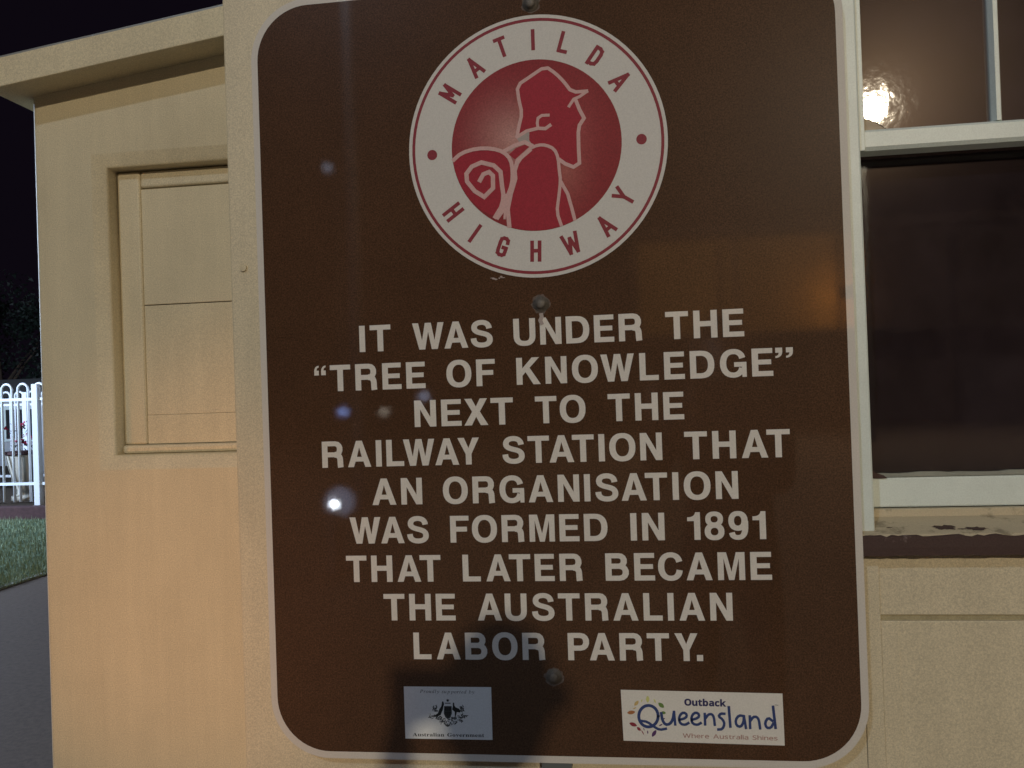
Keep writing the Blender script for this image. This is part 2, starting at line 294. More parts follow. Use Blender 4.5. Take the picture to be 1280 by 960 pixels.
FIGS = '{"head":[421.8,2025.8,443.2,2039.1,467.0,2052.0,482.1,2040.3,495.0,2025.9,506.2,2008.6,529.8,2008.5,516.9,2001.0,512.6,1995.7,518.5,1979.5,523.4,1967.3,517.1,1955.9,515.2,1945.6,515.0,1921.9,515.1,1898.2,505.2,1893.6,492.0,1899.8,483.0,1912.3,472.1,1925.0,460.4,1930.3,445.4,1929.9,435.3,1939.5,431.2,1951.8,419.0,1945.2,423.1,1961.4,428.7,1981.9,424.0,2003.2],"torso":[437.8,1925.9,451.5,1930.9,463.4,1930.1,476.5,1923.2,482.0,1909.4,482.8,1888.5,485.3,1876.5,494.8,1852.1,500.0,1831.0,503.7,1810.6,485.7,1802.2,461.8,1798.9,437.9,1798.5,421.5,1800.6,402.7,1805.3,403.1,1834.0,408.4,1857.6,415.2,1881.1,414.8,1893.1,420.7,1907.7],"swag":[315.3,1916.5,330.3,1926.6,354.9,1932.1,379.2,1930.4,397.1,1924.3,407.3,1913.1,409.7,1893.5,407.3,1869.7,397.7,1852.3,396.9,1828.4,383.1,1823.9,371.1,1828.2,357.8,1836.8,343.1,1852.8,330.0,1871.7,320.0,1893.5],"neck":[416.6,1946.9,438.8,1954.8,438.0,1939.3,443.9,1930.0,437.9,1928.6,430.6,1935.1,415.4,1929.6,410.7,1924.5,401.7,1924.0,409.4,1929.4,422.3,1937.5],"patch":[405.4,1919.2,416.9,1928.3,432.1,1933.2,438.9,1930.3,430.2,1923.5,414.8,1911.1],"glow":[412.9,1944.2,494.6,1887.7,520.5,1951.2],"lines":[[14,0,[419.0,1945.2,422.5,1961.4,428.4,1981.9,424.0,2003.2,421.8,2025.8,443.2,2038.2,467.0,2052.0,482.1,2040.3,495.0,2025.9,506.5,2008.6,530.7,2008.5]],[12,0,[530.7,2008.5,518.1,2000.9,509.1,1997.7,501.0,1986.5]],[15,0,[511.7,1997.5,517.4,1981.1,524.0,1967.2,516.5,1956.8,514.4,1945.7,514.1,1922.0,514.5,1898.3,505.1,1893.0,492.6,1898.9,483.4,1906.3]],[12,0,[452.4,1956.8,451.5,1965.2,452.9,1972.6,459.0,1976.3,470.3,1976.0]],[14,0,[418.4,1945.3,434.9,1953.9,452.4,1956.8,463.7,1955.4,472.2,1960.7]],[13,0,[414.4,1899.1,428.5,1917.6,439.3,1926.7,451.5,1930.9,463.4,1930.1,476.5,1923.2,482.0,1909.4,483.1,1888.5,484.6,1873.6,480.7,1847.1,477.0,1825.0,483.4,1803.8]],[14,0,[484.6,1872.1,494.8,1852.1,500.0,1831.0,504.4,1811.5]],[18,0,[439.3,1924.9,419.2,1909.3,413.6,1893.2,414.3,1881.2,406.3,1857.8,400.7,1834.2,402.1,1805.7]],[16,0,[314.6,1915.6,330.3,1926.9,355.0,1932.4,379.2,1930.7,397.1,1924.3,408.2,1911.5,410.6,1893.4,408.9,1872.6,400.7,1853.6]],[17,0,[397.1,1924.3,414.0,1932.1,430.7,1936.9,442.5,1930.1]],[18,0,[357.7,1880.4,364.2,1891.1,373.4,1894.1,379.3,1888.0,378.9,1868.5,364.5,1855.6,349.6,1865.9,338.0,1881.7,337.5,1893.8,346.4,1904.4,361.8,1909.9,381.3,1903.8,391.5,1893.2,393.2,1870.6,395.3,1852.5,390.5,1837.8,380.0,1822.0]],[22,0,[395.4,1857.0,393.4,1834.6,383.0,1821.8]],[10,0,[401.3,1853.6,397.3,1840.4,395.3,1819.5]]],"dots":[283.8,1927.1,610.2,1928.6],"ring":[314.6,2022.0,355.7,2061.2,399.4,2088.1,449.1,2095.1,496.4,2086.2,545.0,2061.2,581.6,2021.1,314.4,1835.1,347.7,1799.6,391.0,1776.5,442.4,1766.6,498.1,1774.6,551.0,1800.7,579.9,1842.8],"ctr":[451.4,1931.7],"inner":[315.0,1943.7,579.9,1932.0,459.1,2063.7,437.9,1797.6],"q":[[20,[604.3,1050.4,603.4,1045.3,601.2,1040.7,597.8,1037.0,593.7,1034.6,589.1,1033.8,584.6,1034.5,580.6,1036.7,577.5,1040.3,575.5,1044.9,575.0,1049.9,575.9,1055.0,578.1,1059.6,581.5,1063.3,585.7,1065.7,590.3,1066.5,594.8,1065.8,598.8,1063.5,601.9,1059.9,603.8,1055.4,604.3,1050.4]],[17,[579.3,1042.7,587.6,1041.7,597.0,1034.6,605.8,1029.5,615.6,1031.7]],[19,[609.0,1055.2,610.2,1044.8,614.4,1037.6,621.2,1038.6,625.9,1045.0,628.1,1056.4]],[17,[628.1,1057.7,629.4,1037.8]],[17,[635.5,1045.2,645.7,1048.3,647.4,1053.5,642.6,1056.8,637.2,1053.3,634.9,1045.8,637.5,1039.1,644.2,1037.8,649.4,1040.9]],[17,[653.8,1045.5,663.9,1048.6,665.7,1053.8,660.9,1057.1,655.4,1053.6,653.2,1046.1,655.8,1039.4,662.5,1038.1,667.7,1041.2]],[17,[673.7,1055.2,673.8,1038.6]],[17,[674.1,1047.6,678.8,1054.0,684.1,1054.9,687.1,1050.5,688.0,1038.3]],[17,[703.1,1055.5,697.0,1055.8,693.9,1051.3,700.0,1046.9,702.6,1040.2,698.8,1032.2,692.4,1031.7]],[18,[709.5,1065.7,710.8,1036.0]],[17,[731.0,1052.5,723.8,1053.5,718.7,1046.5,719.7,1038.2,725.8,1036.0,730.2,1042.8,731.2,1052.5]],[17,[731.2,1052.5,733.6,1034.4]],[17,[739.7,1052.6,739.7,1034.5]],[17,[740.1,1045.2,744.7,1051.6,750.0,1051.7,752.9,1047.0,754.1,1034.1]],[17,[772.6,1045.8,766.5,1050.8,761.4,1043.3,763.3,1035.6,769.6,1035.2,773.8,1042.4]],[18,[774.1,1067.4,776.6,1035.3]]],"tm":[776.7,1069.7,781.7,1069.3],"pet":[[5.3,4,[589.3,1070.6,589.6,1081.1]],[4.9,3,[568.9,1065.6,575.6,1073.4]],[5.8,1,[557.5,1054.5,570.2,1056.4]],[5.8,0,[560.3,1039.3,572.1,1035.2]],[4.4,0,[571.6,1033.2,577.5,1027.9]],[1.5,0,[578.2,1028.9,582.2,1021.5]],[1.8,5,[587.6,1028.5,587.8,1023.1]],[5.3,5,[600.7,1029.4,593.9,1018.9]],[6.2,6,[613.6,1063.4,605.2,1070.6]],[4.4,6,[616.1,1055.1,608.6,1056.3]],[2.2,4,[601.5,1069.8,598.5,1076.7]],[1.8,3,[566.6,1060.6,572.0,1063.2]],[1.8,4,[579.4,1071.1,581.3,1075.8]],[1.3,5,[581.5,1032.4,582.9,1028.1]],[2.0,5,[610.7,1038.8,604.7,1035.3]],[1.8,5,[614.7,1047.1,609.4,1046.1]]],"outb":[644.1,1067.9,705.3,1067.9],"where":[640.2,1018.3,778.7,1015.7],"proud":[236.2,1080.8,321.1,1080.3],"gov":[221.8,1011.9,335.2,1012.8],"crest":[[270.3,1068.3,272.3,1068.4,273.4,1064.1,272.1,1060.5,271.1,1055.2,269.0,1051.3,267.6,1047.4,261.1,1044.3,252.7,1044.2,251.5,1045.7,258.2,1046.6,262.9,1049.8,265.5,1056.1,268.9,1061.1],[287.5,1066.6,289.5,1066.6,289.7,1062.3,291.6,1059.4,296.5,1057.5,299.8,1053.7,298.3,1051.5,293.3,1052.2,291.5,1045.8,289.9,1045.7,290.0,1052.6,285.9,1056.0,287.3,1061.3],[273.3,1061.1,285.3,1061.3,285.3,1049.6,282.7,1043.7,278.6,1040.7,274.7,1043.6,272.5,1049.4]],"shieldin":[[274.4,1059.8,277.6,1059.8,277.4,1054.0,274.2,1053.9],[278.2,1059.8,280.6,1059.9,280.4,1054.0,278.0,1054.0],[281.2,1059.9,284.4,1059.9,284.2,1054.0,281.0,1054.0],[274.2,1052.7,277.4,1052.8,277.1,1045.0,275.2,1046.9],[278.0,1052.8,280.4,1052.8,280.1,1043.6,277.7,1043.6],[281.0,1052.8,284.2,1052.9,282.8,1046.6,280.7,1045.0]],"star":[279.4,1070.0],"mant":[274.8,1065.6,283.8,1065.8],"wattle":[263.2,1039.8,271.1,1036.8,286.6,1042.9,249.8,1043.6,264.6,1042.8,308.8,1046.8,299.2,1042.9,287.4,1042.2,286.8,1034.3,280.1,1034.0,289.4,1043.7,294.4,1039.7,267.2,1044.2,300.9,1043.7,291.9,1035.7,291.6,1035.2,272.5,1034.3,275.4,1032.2,301.9,1048.1,257.3,1045.8,307.0,1046.0,286.6,1040.3,279.3,1037.7,269.9,1037.3,283.8,1033.1,289.7,1034.4,300.2,1037.8,289.3,1042.6,300.5,1038.2,303.3,1043.5,291.9,1042.9,298.9,1041.7,266.2,1044.2,300.0,1037.7,254.3,1041.7,273.6,1041.2,266.5,1036.3,301.5,1048.5,285.9,1042.9,292.1,1041.7,301.7,1038.5,279.0,1031.0,267.7,1043.6,285.0,1042.8,260.9,1042.2,285.6,1041.6,251.6,1042.6,267.6,1033.8,302.9,1045.6,276.5,1036.6,287.5,1037.4,282.4,1035.8,305.5,1044.9,274.7,1034.7,263.3,1042.5,307.7,1046.0,281.9,1042.3,273.8,1036.4,250.3,1044.7,287.0,1043.0,286.5,1038.5,289.7,1040.7,291.2,1037.0,250.5,1047.6,289.3,1034.0,264.0,1040.5,284.5,1039.6,270.8,1040.1,271.0,1036.9,267.0,1040.4,295.5,1046.2,282.9,1034.7,267.6,1042.0,297.3,1044.6,260.3,1042.1,290.9,1043.8,268.3,1040.5,299.0,1043.2,300.5,1046.7,269.1,1036.8,302.1,1044.4,262.6,1044.7,280.7,1040.1,297.2,1038.1,260.1,1043.9,297.3,1040.3,297.4,1043.5,256.9,1045.1,296.7,1044.0,269.7,1039.2,274.1,1038.3,304.3,1046.2,249.3,1043.3,301.6,1038.4,274.8,1032.2,261.5,1058.9,302.8,1054.2,259.6,1056.3,300.5,1058.5,256.8,1060.1,302.1,1059.0,260.8,1060.4,303.7,1055.5,261.3,1053.0,303.7,1056.5,255.1,1054.3,299.9,1058.9,259.6,1056.2,301.0,1053.3,259.3,1057.8,300.1,1053.9,258.3,1054.0,300.9,1059.8,258.7,1053.7,299.7,1054.5,261.3,1053.8,303.5,1061.5,259.3,1053.3,299.2,1059.1,256.9,1056.2,301.2,1057.4,260.5,1060.7,299.3,1060.4,256.1,1060.1,304.0,1054.0,255.7,1056.4,300.6,1058.7,257.5,1055.1,302.1,1058.4,256.5,1057.9,299.5,1056.6,280.2,1031.8,274.6,1032.6,277.1,1030.8,280.8,1031.9,280.9,1030.8,277.7,1031.8,278.2,1030.4,277.5,1030.4,278.0,1032.4,278.6,1030.5,274.5,1031.6,277.6,1029.7]}'
GLYS = '{"G":{"A":[[0,0,0,18,18,21,32,30,45,47,58,75,215,466,233,465,393,87,407,55,420,34,434,22,452,18,452,0,238,0,238,18,279,25,292,46,289,59,281,81,261,132,112,132,87,71,84,59,83,48,96,26,132,18,136,18,136,0],[122,161,251,161,185,319]],"u":[[120,-10,80,-3,54,17,39,51,34,97,34,248,33,268,28,282,18,291,0,294,0,310,130,310,130,74,133,58,139,46,150,38,165,36,194,43,217,66,217,248,215,269,210,283,198,291,178,294,178,310,312,310,312,70,314,51,320,39,331,33,349,30,349,13,288,7,217,-10,217,40,198,19,175,3,148,-7]],"s":[[116,-10,86,-6,51,6,45,8,38,9,24,4,15,-9,0,-9,0,105,17,105,31,68,51,39,77,21,105,15,127,18,143,27,153,40,156,58,147,84,120,105,71,130,41,148,19,169,6,193,1,220,8,259,29,291,62,312,105,319,117,318,130,316,146,312,163,308,171,306,177,305,187,308,195,319,208,319,208,222,193,222,179,254,161,277,138,291,113,296,95,294,81,286,72,274,69,259,72,244,80,232,93,222,111,212,156,189,185,172,206,151,218,127,222,95,214,51,192,18,159,-3]],"t":[[103,-9,69,-4,46,10,33,36,28,71,28,279,0,279,0,300,37,336,68,369,92,398,109,424,124,424,124,310,187,310,187,279,124,279,124,82,126,64,129,51,136,43,148,40,169,49,186,75,202,66,162,9]],"r":[[0,0,0,16,17,19,27,26,32,37,34,56,34,252,33,273,28,285,19,291,2,293,3,310,128,310,128,252,147,280,169,301,192,314,215,318,240,315,257,304,268,287,271,266,268,248,260,234,247,225,230,222,214,224,204,231,196,240,189,250,181,257,171,260,157,255,144,241,134,220,131,192,131,56,133,37,141,25,155,19,179,16,179,0]],"a":[[234,-10,196,1,180,35,131,2,75,-9,44,-4,20,11,5,34,0,63,11,104,43,136,99,164,179,190,179,241,176,266,167,282,151,292,128,296,95,290,84,274,86,268,93,257,100,243,103,231,99,215,90,202,75,194,57,191,39,194,25,203,16,218,13,236,17,259,29,278,49,295,75,308,106,316,142,318,203,312,243,292,265,259,273,210,273,62,273,48,275,40,278,36,284,34,291,36,300,42,309,28,274,-1],[131,34,141,35,154,41,167,50,179,63,179,169,118,139,98,84,106,46]],"l":[[0,0,0,16,17,19,27,26,32,37,34,56,34,398,33,417,29,429,19,436,2,439,2,455,130,455,130,56,132,38,136,26,146,19,162,16,162,0]],"i":[[83,362,63,366,47,376,36,393,32,412,36,432,47,449,63,460,83,463,102,460,119,449,129,432,133,412,129,393,118,376,102,366],[0,0,0,16,17,19,27,26,32,37,34,56,34,252,33,272,29,285,19,291,2,293,3,310,130,310,130,56,132,38,136,26,146,19,162,16,162,0]],"n":[[0,0,0,16,16,19,27,26,32,37,34,56,34,253,33,271,28,284,17,291,1,294,1,310,130,310,130,267,172,306,225,318,290,292,312,212,312,56,314,38,319,26,329,19,345,16,345,0,184,0,184,16,189,16,210,26,217,56,217,217,215,241,211,258,201,268,185,271,155,262,130,235,130,56,131,38,136,26,146,19,162,16,162,0]],"G":[[240,-10,173,-3,114,19,66,55,30,103,7,161,0,229,7,295,30,352,65,399,112,435,167,458,230,465,284,459,342,441,351,437,360,436,370,438,378,443,385,452,392,465,410,465,410,308,392,308,376,346,355,379,330,406,302,426,271,439,240,443,149,389,118,228,127,135,152,67,193,26,248,13,280,16,301,27,311,45,315,71,315,128,312,154,302,170,281,179,248,182,248,198,473,198,473,182,445,179,429,171,421,155,418,128,418,29,330,0]],"o":[[150,-10,108,-5,72,11,41,37,19,70,5,110,0,154,5,199,19,239,41,272,72,297,108,313,149,318,190,313,226,298,256,273,279,240,293,200,298,154,293,108,279,69,256,36,227,11,191,-5],[150,11,174,18,190,39,195,56,198,81,200,114,201,154,198,227,189,271,173,292,150,299,125,292,109,271,101,227,98,154,99,114,101,82,104,56,109,39,126,18]],"v":[[145,-10,41,248,33,267,25,281,15,290,0,293,0,310,167,310,167,294,158,294,138,290,132,276,133,268,187,122,238,253,242,264,244,272,234,289,206,294,206,310,308,310,308,295,291,289,280,279,272,264,263,243,163,-10]],"e":[[134,-10,98,-5,65,10,38,35,17,69,4,109,0,157,5,201,18,240,40,273,67,298,101,313,138,318,189,309,229,280,255,234,263,173,263,166,97,166,119,73,180,42,217,53,251,86,265,73,208,11],[97,192,182,192,182,215,180,252,174,277,161,292,142,297,108,274,97,203]],"m":[[0,0,0,16,16,19,27,26,32,37,34,56,34,253,33,271,28,284,17,291,1,294,1,310,128,310,128,265,170,305,219,318,274,304,302,261,346,304,400,318,464,292,486,212,486,56,487,38,492,26,502,19,518,16,518,0,359,0,359,16,375,19,385,26,390,38,392,56,392,217,390,241,385,258,376,268,359,271,331,263,306,237,306,56,308,38,313,26,322,19,338,16,338,0,181,0,181,16,197,19,207,26,212,38,214,56,214,217,212,241,208,258,198,268,181,271,152,262,128,235,128,56,130,38,134,27,144,19,159,16,159,0]]},"P":{"P":[[0,0,3,13,7,13,33,16,52,25,65,42,75,73,159,385,164,404,165,419,162,434,153,443,138,449,115,451,118,465,301,465,407,439,442,361,436,323,419,289,391,261,354,240,308,227,255,222,193,222,185,220,181,214,141,64,139,55,138,46,142,30,152,20,171,15,199,13,195,0],[226,242,287,251,331,275,357,313,366,364,361,400,345,425,317,440,277,445,260,443,249,438,240,426,232,405,194,263,193,253,194,247,198,244,208,243]],"r":[[0,0,58,209,66,240,69,259,66,272,59,279,46,282,26,284,28,297,72,304,89,307,103,310,122,315,131,316,137,314,137,308,102,179,171,282,220,316,232,314,242,307,248,297,250,283,247,266,239,253,227,243,213,240,202,242,193,248,186,257,183,268,108,157,54,0]],"o":[[109,-8,65,-1,30,22,7,57,0,102,4,140,18,178,39,215,65,247,97,276,132,298,169,312,206,316,252,309,287,286,310,251,318,206,314,172,303,138,286,105,264,73,237,46,208,23,159,0],[117,11,144,17,170,32,194,55,215,85,233,119,247,155,256,192,259,226,244,281,201,299,169,291,136,268,107,231,82,183,65,132,60,83,64,52,75,30,93,16]],"u":[[42,-8,24,-5,11,4,3,18,0,38,1,51,4,69,8,90,15,116,46,228,50,247,52,265,49,276,43,283,30,286,9,287,11,300,55,306,72,308,86,311,106,315,115,316,121,315,124,312,123,304,121,296,66,107,58,74,56,62,55,54,60,38,75,32,96,38,120,54,146,81,173,115,199,156,223,203,243,255,257,309,310,309,251,92,245,65,242,47,246,36,256,32,280,45,311,84,320,75,270,13,218,-8,193,1,185,27,187,51,195,81,216,153,167,82,123,32,82,2]],"d":[[70,-8,41,-3,18,13,5,39,0,73,4,107,14,143,31,181,53,217,79,250,108,279,131,296,154,307,178,314,201,316,234,311,251,293,281,416,283,426,284,436,282,445,277,451,267,454,252,455,242,455,245,467,284,472,314,479,335,485,347,487,352,485,353,480,353,473,351,468,249,81,244,60,242,44,246,34,259,30,281,43,315,81,326,72,297,36,272,11,249,-3,226,-8,200,1,191,27,196,61,210,112,175,59,142,21,107,-1],[99,28,117,31,136,43,155,62,174,85,192,113,208,142,221,173,231,204,238,233,240,259,238,277,231,289,221,298,207,300,174,292,141,268,110,229,84,178,66,124,60,78,62,57,71,41,83,31]],"l":[[34,-7,20,-5,9,2,2,12,0,26,1,38,4,54,15,99,100,412,103,423,103,433,101,446,94,453,81,457,60,459,62,471,106,476,123,479,136,482,156,486,165,487,172,485,173,481,170,465,64,84,59,62,58,50,61,38,70,34,93,46,124,82,135,72,107,37,79,12,54,-3]],"y":[[34,-153,20,-151,9,-145,2,-136,0,-125,2,-114,8,-106,17,-100,29,-98,38,-99,47,-103,57,-107,69,-109,86,-99,111,-69,156,-7,122,175,113,216,110,231,106,244,98,263,88,276,74,284,53,287,55,299,71,301,86,303,98,306,109,310,127,315,140,316,150,302,162,258,169,224,178,179,188,123,200,57,228,102,250,138,266,166,277,186,285,201,290,213,293,224,294,233,290,249,278,260,267,268,263,276,261,288,263,299,270,308,279,314,291,316,305,313,317,304,324,291,326,273,316,223,285,158,270,132,253,102,232,69,210,35,187,0,164,-34,140,-65,116,-94,93,-118,71,-137,51,-149]],"s":[[100,-8,75,-6,54,-1,40,4,28,6,18,4,13,-4,0,-4,15,106,26,105,32,65,46,35,67,16,93,10,115,14,132,26,144,45,148,69,142,93,126,120,105,147,85,175,76,190,68,206,63,222,62,238,68,269,85,294,112,311,145,316,169,315,188,310,203,304,216,302,227,305,231,314,242,314,229,214,218,214,197,278,152,299,137,296,124,287,116,275,113,261,119,237,138,208,158,181,168,168,177,154,187,138,195,122,200,105,201,89,198,63,188,40,173,20,152,5,128,-5]],"p":[[0,-149,3,-137,30,-133,47,-126,59,-111,67,-87,150,235,154,249,156,262,154,274,148,281,135,284,112,285,116,298,139,300,158,303,175,306,189,309,208,314,220,316,225,314,226,310,224,299,208,250,264,300,322,316,356,310,382,292,398,263,404,226,399,185,386,144,366,105,339,69,308,38,273,13,236,-2,197,-7,168,-4,146,5,126,-81,121,-104,119,-113,122,-124,132,-132,147,-136,173,-138,169,-149],[197,9,224,14,251,30,276,53,298,82,317,116,331,153,341,191,344,228,341,253,331,271,316,282,296,286,262,278,232,253,206,213,187,162,163,64,160,51,158,40,168,17]],"t":[[32,-8,8,1,0,26,2,44,6,62,65,283,19,283,21,297,81,326,135,392,150,392,125,304,182,304,177,283,120,283,65,78,61,59,59,45,62,34,71,31,92,43,124,79,134,68,82,11]],"e":[[93,-7,54,0,25,21,6,54,0,99,3,131,13,165,29,199,50,231,76,259,105,283,152,308,199,316,226,313,246,303,258,287,262,266,249,226,212,189,151,161,65,142,63,130,61,118,60,98,76,44,123,26,172,39,225,81,235,71,202,36,169,12,132,-2],[68,158,128,173,172,199,199,233,208,271,202,291,184,298,163,294,141,280,119,258,99,230,82,196]],"b":[[87,-8,51,-5,23,6,6,20,0,36,1,43,3,50,93,404,95,415,97,424,97,437,96,446,90,452,81,454,66,455,55,455,58,467,80,469,98,472,114,475,128,479,149,485,161,487,167,485,167,480,107,251,160,300,218,316,256,310,285,289,304,258,310,218,306,177,292,137,271,99,242,64,209,35,171,12,129,-3],[99,9,137,17,173,40,204,75,229,119,246,167,251,211,247,241,235,264,215,279,191,283,160,276,131,254,106,217,87,167,59,66,56,50,54,38,66,17]]},"O":{"O":[[240,-19,166,-11,106,14,58,53,26,106,6,169,0,241,6,313,26,376,59,428,106,467,167,491,241,499,315,491,376,467,422,428,455,375,474,312,481,240,474,168,455,105,422,53,376,14,315,-11],[240,91,291,101,324,129,343,176,350,240,343,305,324,352,291,380,241,390,191,380,158,352,138,305,131,240,138,176,158,129,191,101]],"u":[[142,-19,85,-10,39,16,9,62,0,127,0,379,124,379,124,153,127,121,136,101,150,89,171,85,204,92,223,111,234,145,238,195,238,379,362,379,362,-12,265,-12,251,35,261,35,242,13,212,-5,178,-15]],"t":[[174,-19,141,-16,111,-7,84,10,64,35,52,70,48,114,48,279,0,279,0,341,57,375,88,457,172,457,172,379,275,379,275,279,172,279,172,116,174,101,180,93,190,87,204,85,219,86,233,88,248,92,279,100,279,2,252,-8,229,-13,203,-17]],"b":[[214,-19,175,-15,144,-3,121,14,107,28,113,28,97,-12,0,-12,0,522,124,522,124,391,124,370,123,350,121,331,106,331,121,349,146,368,177,381,217,386,277,373,326,333,357,269,367,184,356,98,325,34,276,-6],[185,87,207,92,224,110,236,141,240,185,236,230,224,259,206,276,184,281,156,276,139,262,129,236,124,195,124,185,128,140,138,110,156,93]],"a":[[125,-19,77,-11,36,13,9,54,0,110,11,166,46,206,101,229,175,238,228,240,228,244,225,265,216,278,203,285,182,288,158,286,134,281,109,273,73,258,30,347,73,366,109,377,147,384,187,386,256,378,308,352,341,307,351,245,351,-12,261,-12,242,38,252,38,231,15,203,-4,169,-15],[163,79,189,83,209,95,223,114,228,141,228,157,202,157,163,152,142,142,131,127,127,109,130,94,136,86,147,81]],"c":[[183,-19,106,-7,48,30,12,93,0,181,6,245,24,296,54,336,93,364,140,380,192,385,229,384,260,378,288,369,322,355,284,256,250,269,230,275,211,279,194,281,144,257,126,181,131,137,144,108,164,92,193,87,220,89,244,94,266,104,307,127,307,14,276,-3,250,-12,220,-17]],"k":[[0,-12,0,522,124,522,124,282,124,261,122,240,120,211,102,211,119,235,131,250,143,263,249,379,393,378,237,207,400,-12,254,-12,153,131,124,108,124,-12]]},"W":{"W":[[130,-6,0,486,76,486,151,188,159,158,165,128,170,100,168,78,167,101,173,131,180,162,188,192,274,486,345,486,435,190,443,159,451,128,457,99,455,78,453,99,459,128,465,158,473,189,548,486,623,486,493,-6,422,-6,328,313,317,352,312,370,308,386,310,403,313,394,308,370,301,341,292,311,200,-6]],"h":[[0,-6,0,516,71,516,71,361,70,334,68,316,63,316,82,339,110,357,143,368,178,372,237,364,281,339,307,296,316,235,316,-6,245,-6,245,229,226,291,170,311,122,303,93,279,77,240,71,186,71,-6]],"e":[[179,-13,130,-7,86,9,50,36,22,73,6,121,0,177,5,233,20,281,45,320,78,349,119,367,165,373,210,368,248,352,279,326,301,292,315,251,320,204,320,163,74,163,81,117,103,80,136,57,182,50,214,51,241,56,268,64,303,77,303,13,272,1,244,-7,214,-11],[76,222,245,222,240,255,226,286,201,306,165,312,129,306,102,287,84,256]],"r":[[0,-6,0,366,60,366,66,300,61,300,79,326,105,350,137,367,174,373,196,372,223,368,214,301,189,306,170,307,145,303,121,293,101,276,85,253,75,225,71,192,71,-6]],"A":[[0,-6,192,488,255,488,446,-6,371,-6,313,142,131,142,74,-6],[156,208,290,208,240,345,233,365,224,394,223,410,223,397,217,377,207,345]],"u":[[137,-13,78,-5,35,20,8,63,0,124,0,366,72,366,72,129,91,68,146,48,194,56,224,80,240,118,246,173,246,366,317,366,317,-6,258,-6,249,42,254,42,234,19,205,1,172,-9]],"s":[[120,-13,84,-11,54,-7,27,1,1,12,1,79,33,65,60,56,90,49,121,47,158,50,183,60,196,75,200,94,199,105,194,115,185,124,169,134,147,146,115,158,83,172,55,186,32,201,14,220,4,243,0,272,10,315,40,347,85,366,141,373,174,371,204,366,232,358,264,346,239,288,211,299,187,306,162,311,137,312,106,309,85,301,73,290,69,274,70,263,76,253,86,244,103,235,127,224,157,212,189,199,217,185,239,170,256,151,266,127,269,99,259,51,228,15,180,-6]],"t":[[162,-13,134,-10,108,-3,85,12,67,34,55,65,51,104,51,308,0,308,0,346,53,370,77,449,122,449,122,366,226,366,226,308,122,308,122,107,126,79,136,62,152,51,173,48,186,48,199,50,212,52,229,57,229,0,213,-6,197,-10,179,-12]],"a":[[119,-13,73,-6,34,14,8,50,0,100,11,151,45,188,101,211,178,221,234,223,234,238,229,275,216,296,195,308,165,312,139,310,113,304,89,295,61,283,38,338,69,353,100,363,134,370,169,372,228,365,270,342,295,302,304,246,304,-6,250,-6,238,45,243,45,220,21,194,2,162,-9],[133,47,173,53,205,71,226,100,233,144,233,170,187,168,131,161,97,147,79,127,73,99,77,76,90,60,109,50]],"l":[[0,-6,0,516,71,516,71,-6]],"i":[[41,414,25,416,12,425,3,439,0,457,3,476,12,490,25,498,41,501,56,498,69,490,78,476,81,457,78,439,69,425,56,416],[5,-6,5,366,76,366,76,-6]],"n":[[0,-6,0,366,59,366,67,317,63,317,83,340,112,358,145,369,179,373,238,365,281,340,307,297,316,235,316,-6,245,-6,245,229,226,291,170,311,123,303,93,280,77,241,71,186,71,-6]],"S":[[138,-13,98,-11,62,-7,30,1,0,12,0,83,35,69,67,60,103,54,140,52,186,57,218,71,236,94,242,123,240,143,233,159,221,174,201,187,172,201,133,216,79,241,39,272,14,312,6,364,11,401,27,433,51,458,83,477,122,488,165,492,204,490,239,485,271,476,305,463,282,400,251,412,223,420,194,425,164,427,126,423,100,409,84,389,79,363,82,343,88,326,101,312,119,299,145,286,180,272,220,256,253,238,279,218,299,194,311,164,315,128,303,69,266,24,210,-4]]}}'

FIG = json.loads(FIGS); GLY = json.loads(GLYS)
def pr(l): return [(l[i]/1000, l[i+1]/1000) for i in range(0, len(l), 2)]

# ================================================================== THE SETTING
struct(box('ground', -300, 300, -300, 300, -.6, -.004, M['soil']))
struct(MB().box(-4.80, 14, -7.0, 60, -.05, 0.0).build('asphalt_path', M['asphalt']))
struct(MB().box(-40, 40, -27, -7.004, -.05, 0.0).build('road', M['asphalt']))
struct(MB().box(-30, -4.86, -6.5, 9.60, -.05, 0.010).build('lawn', M['lawn']))
struct(MB().box(-4.86, -4.803, -6.5, 9.60, -.05, 0.018).build('path_edging', M['kerb']))
random.seed(11)
mb = MB()
for i in range(42000):
    y = random.uniform(2.5, 9.6); x = -4.79 - random.random()**1.5*6.0
    h = random.uniform(.025, .07); a = random.uniform(0, 6.28); wd = .004; lx, ly = random.uniform(-.02, .02), random.uniform(-.02, .02)
    mb.add([(x-wd*math.cos(a), y-wd*math.sin(a), .008), (x+wd*math.cos(a), y+wd*math.sin(a), .008), (x+lx, y+ly, .01+h)], [(0, 1, 2)])
stuff(mb.build('grass', M['blade']), 'short green lawn grass beside the dark asphalt path', 'grass')

# ================================================================== STATION BUILDING
bld = thing('station_building', 'cream painted timber station building carrying the brown sign, with a white sash window', 'building', (1.6, .03, 0))
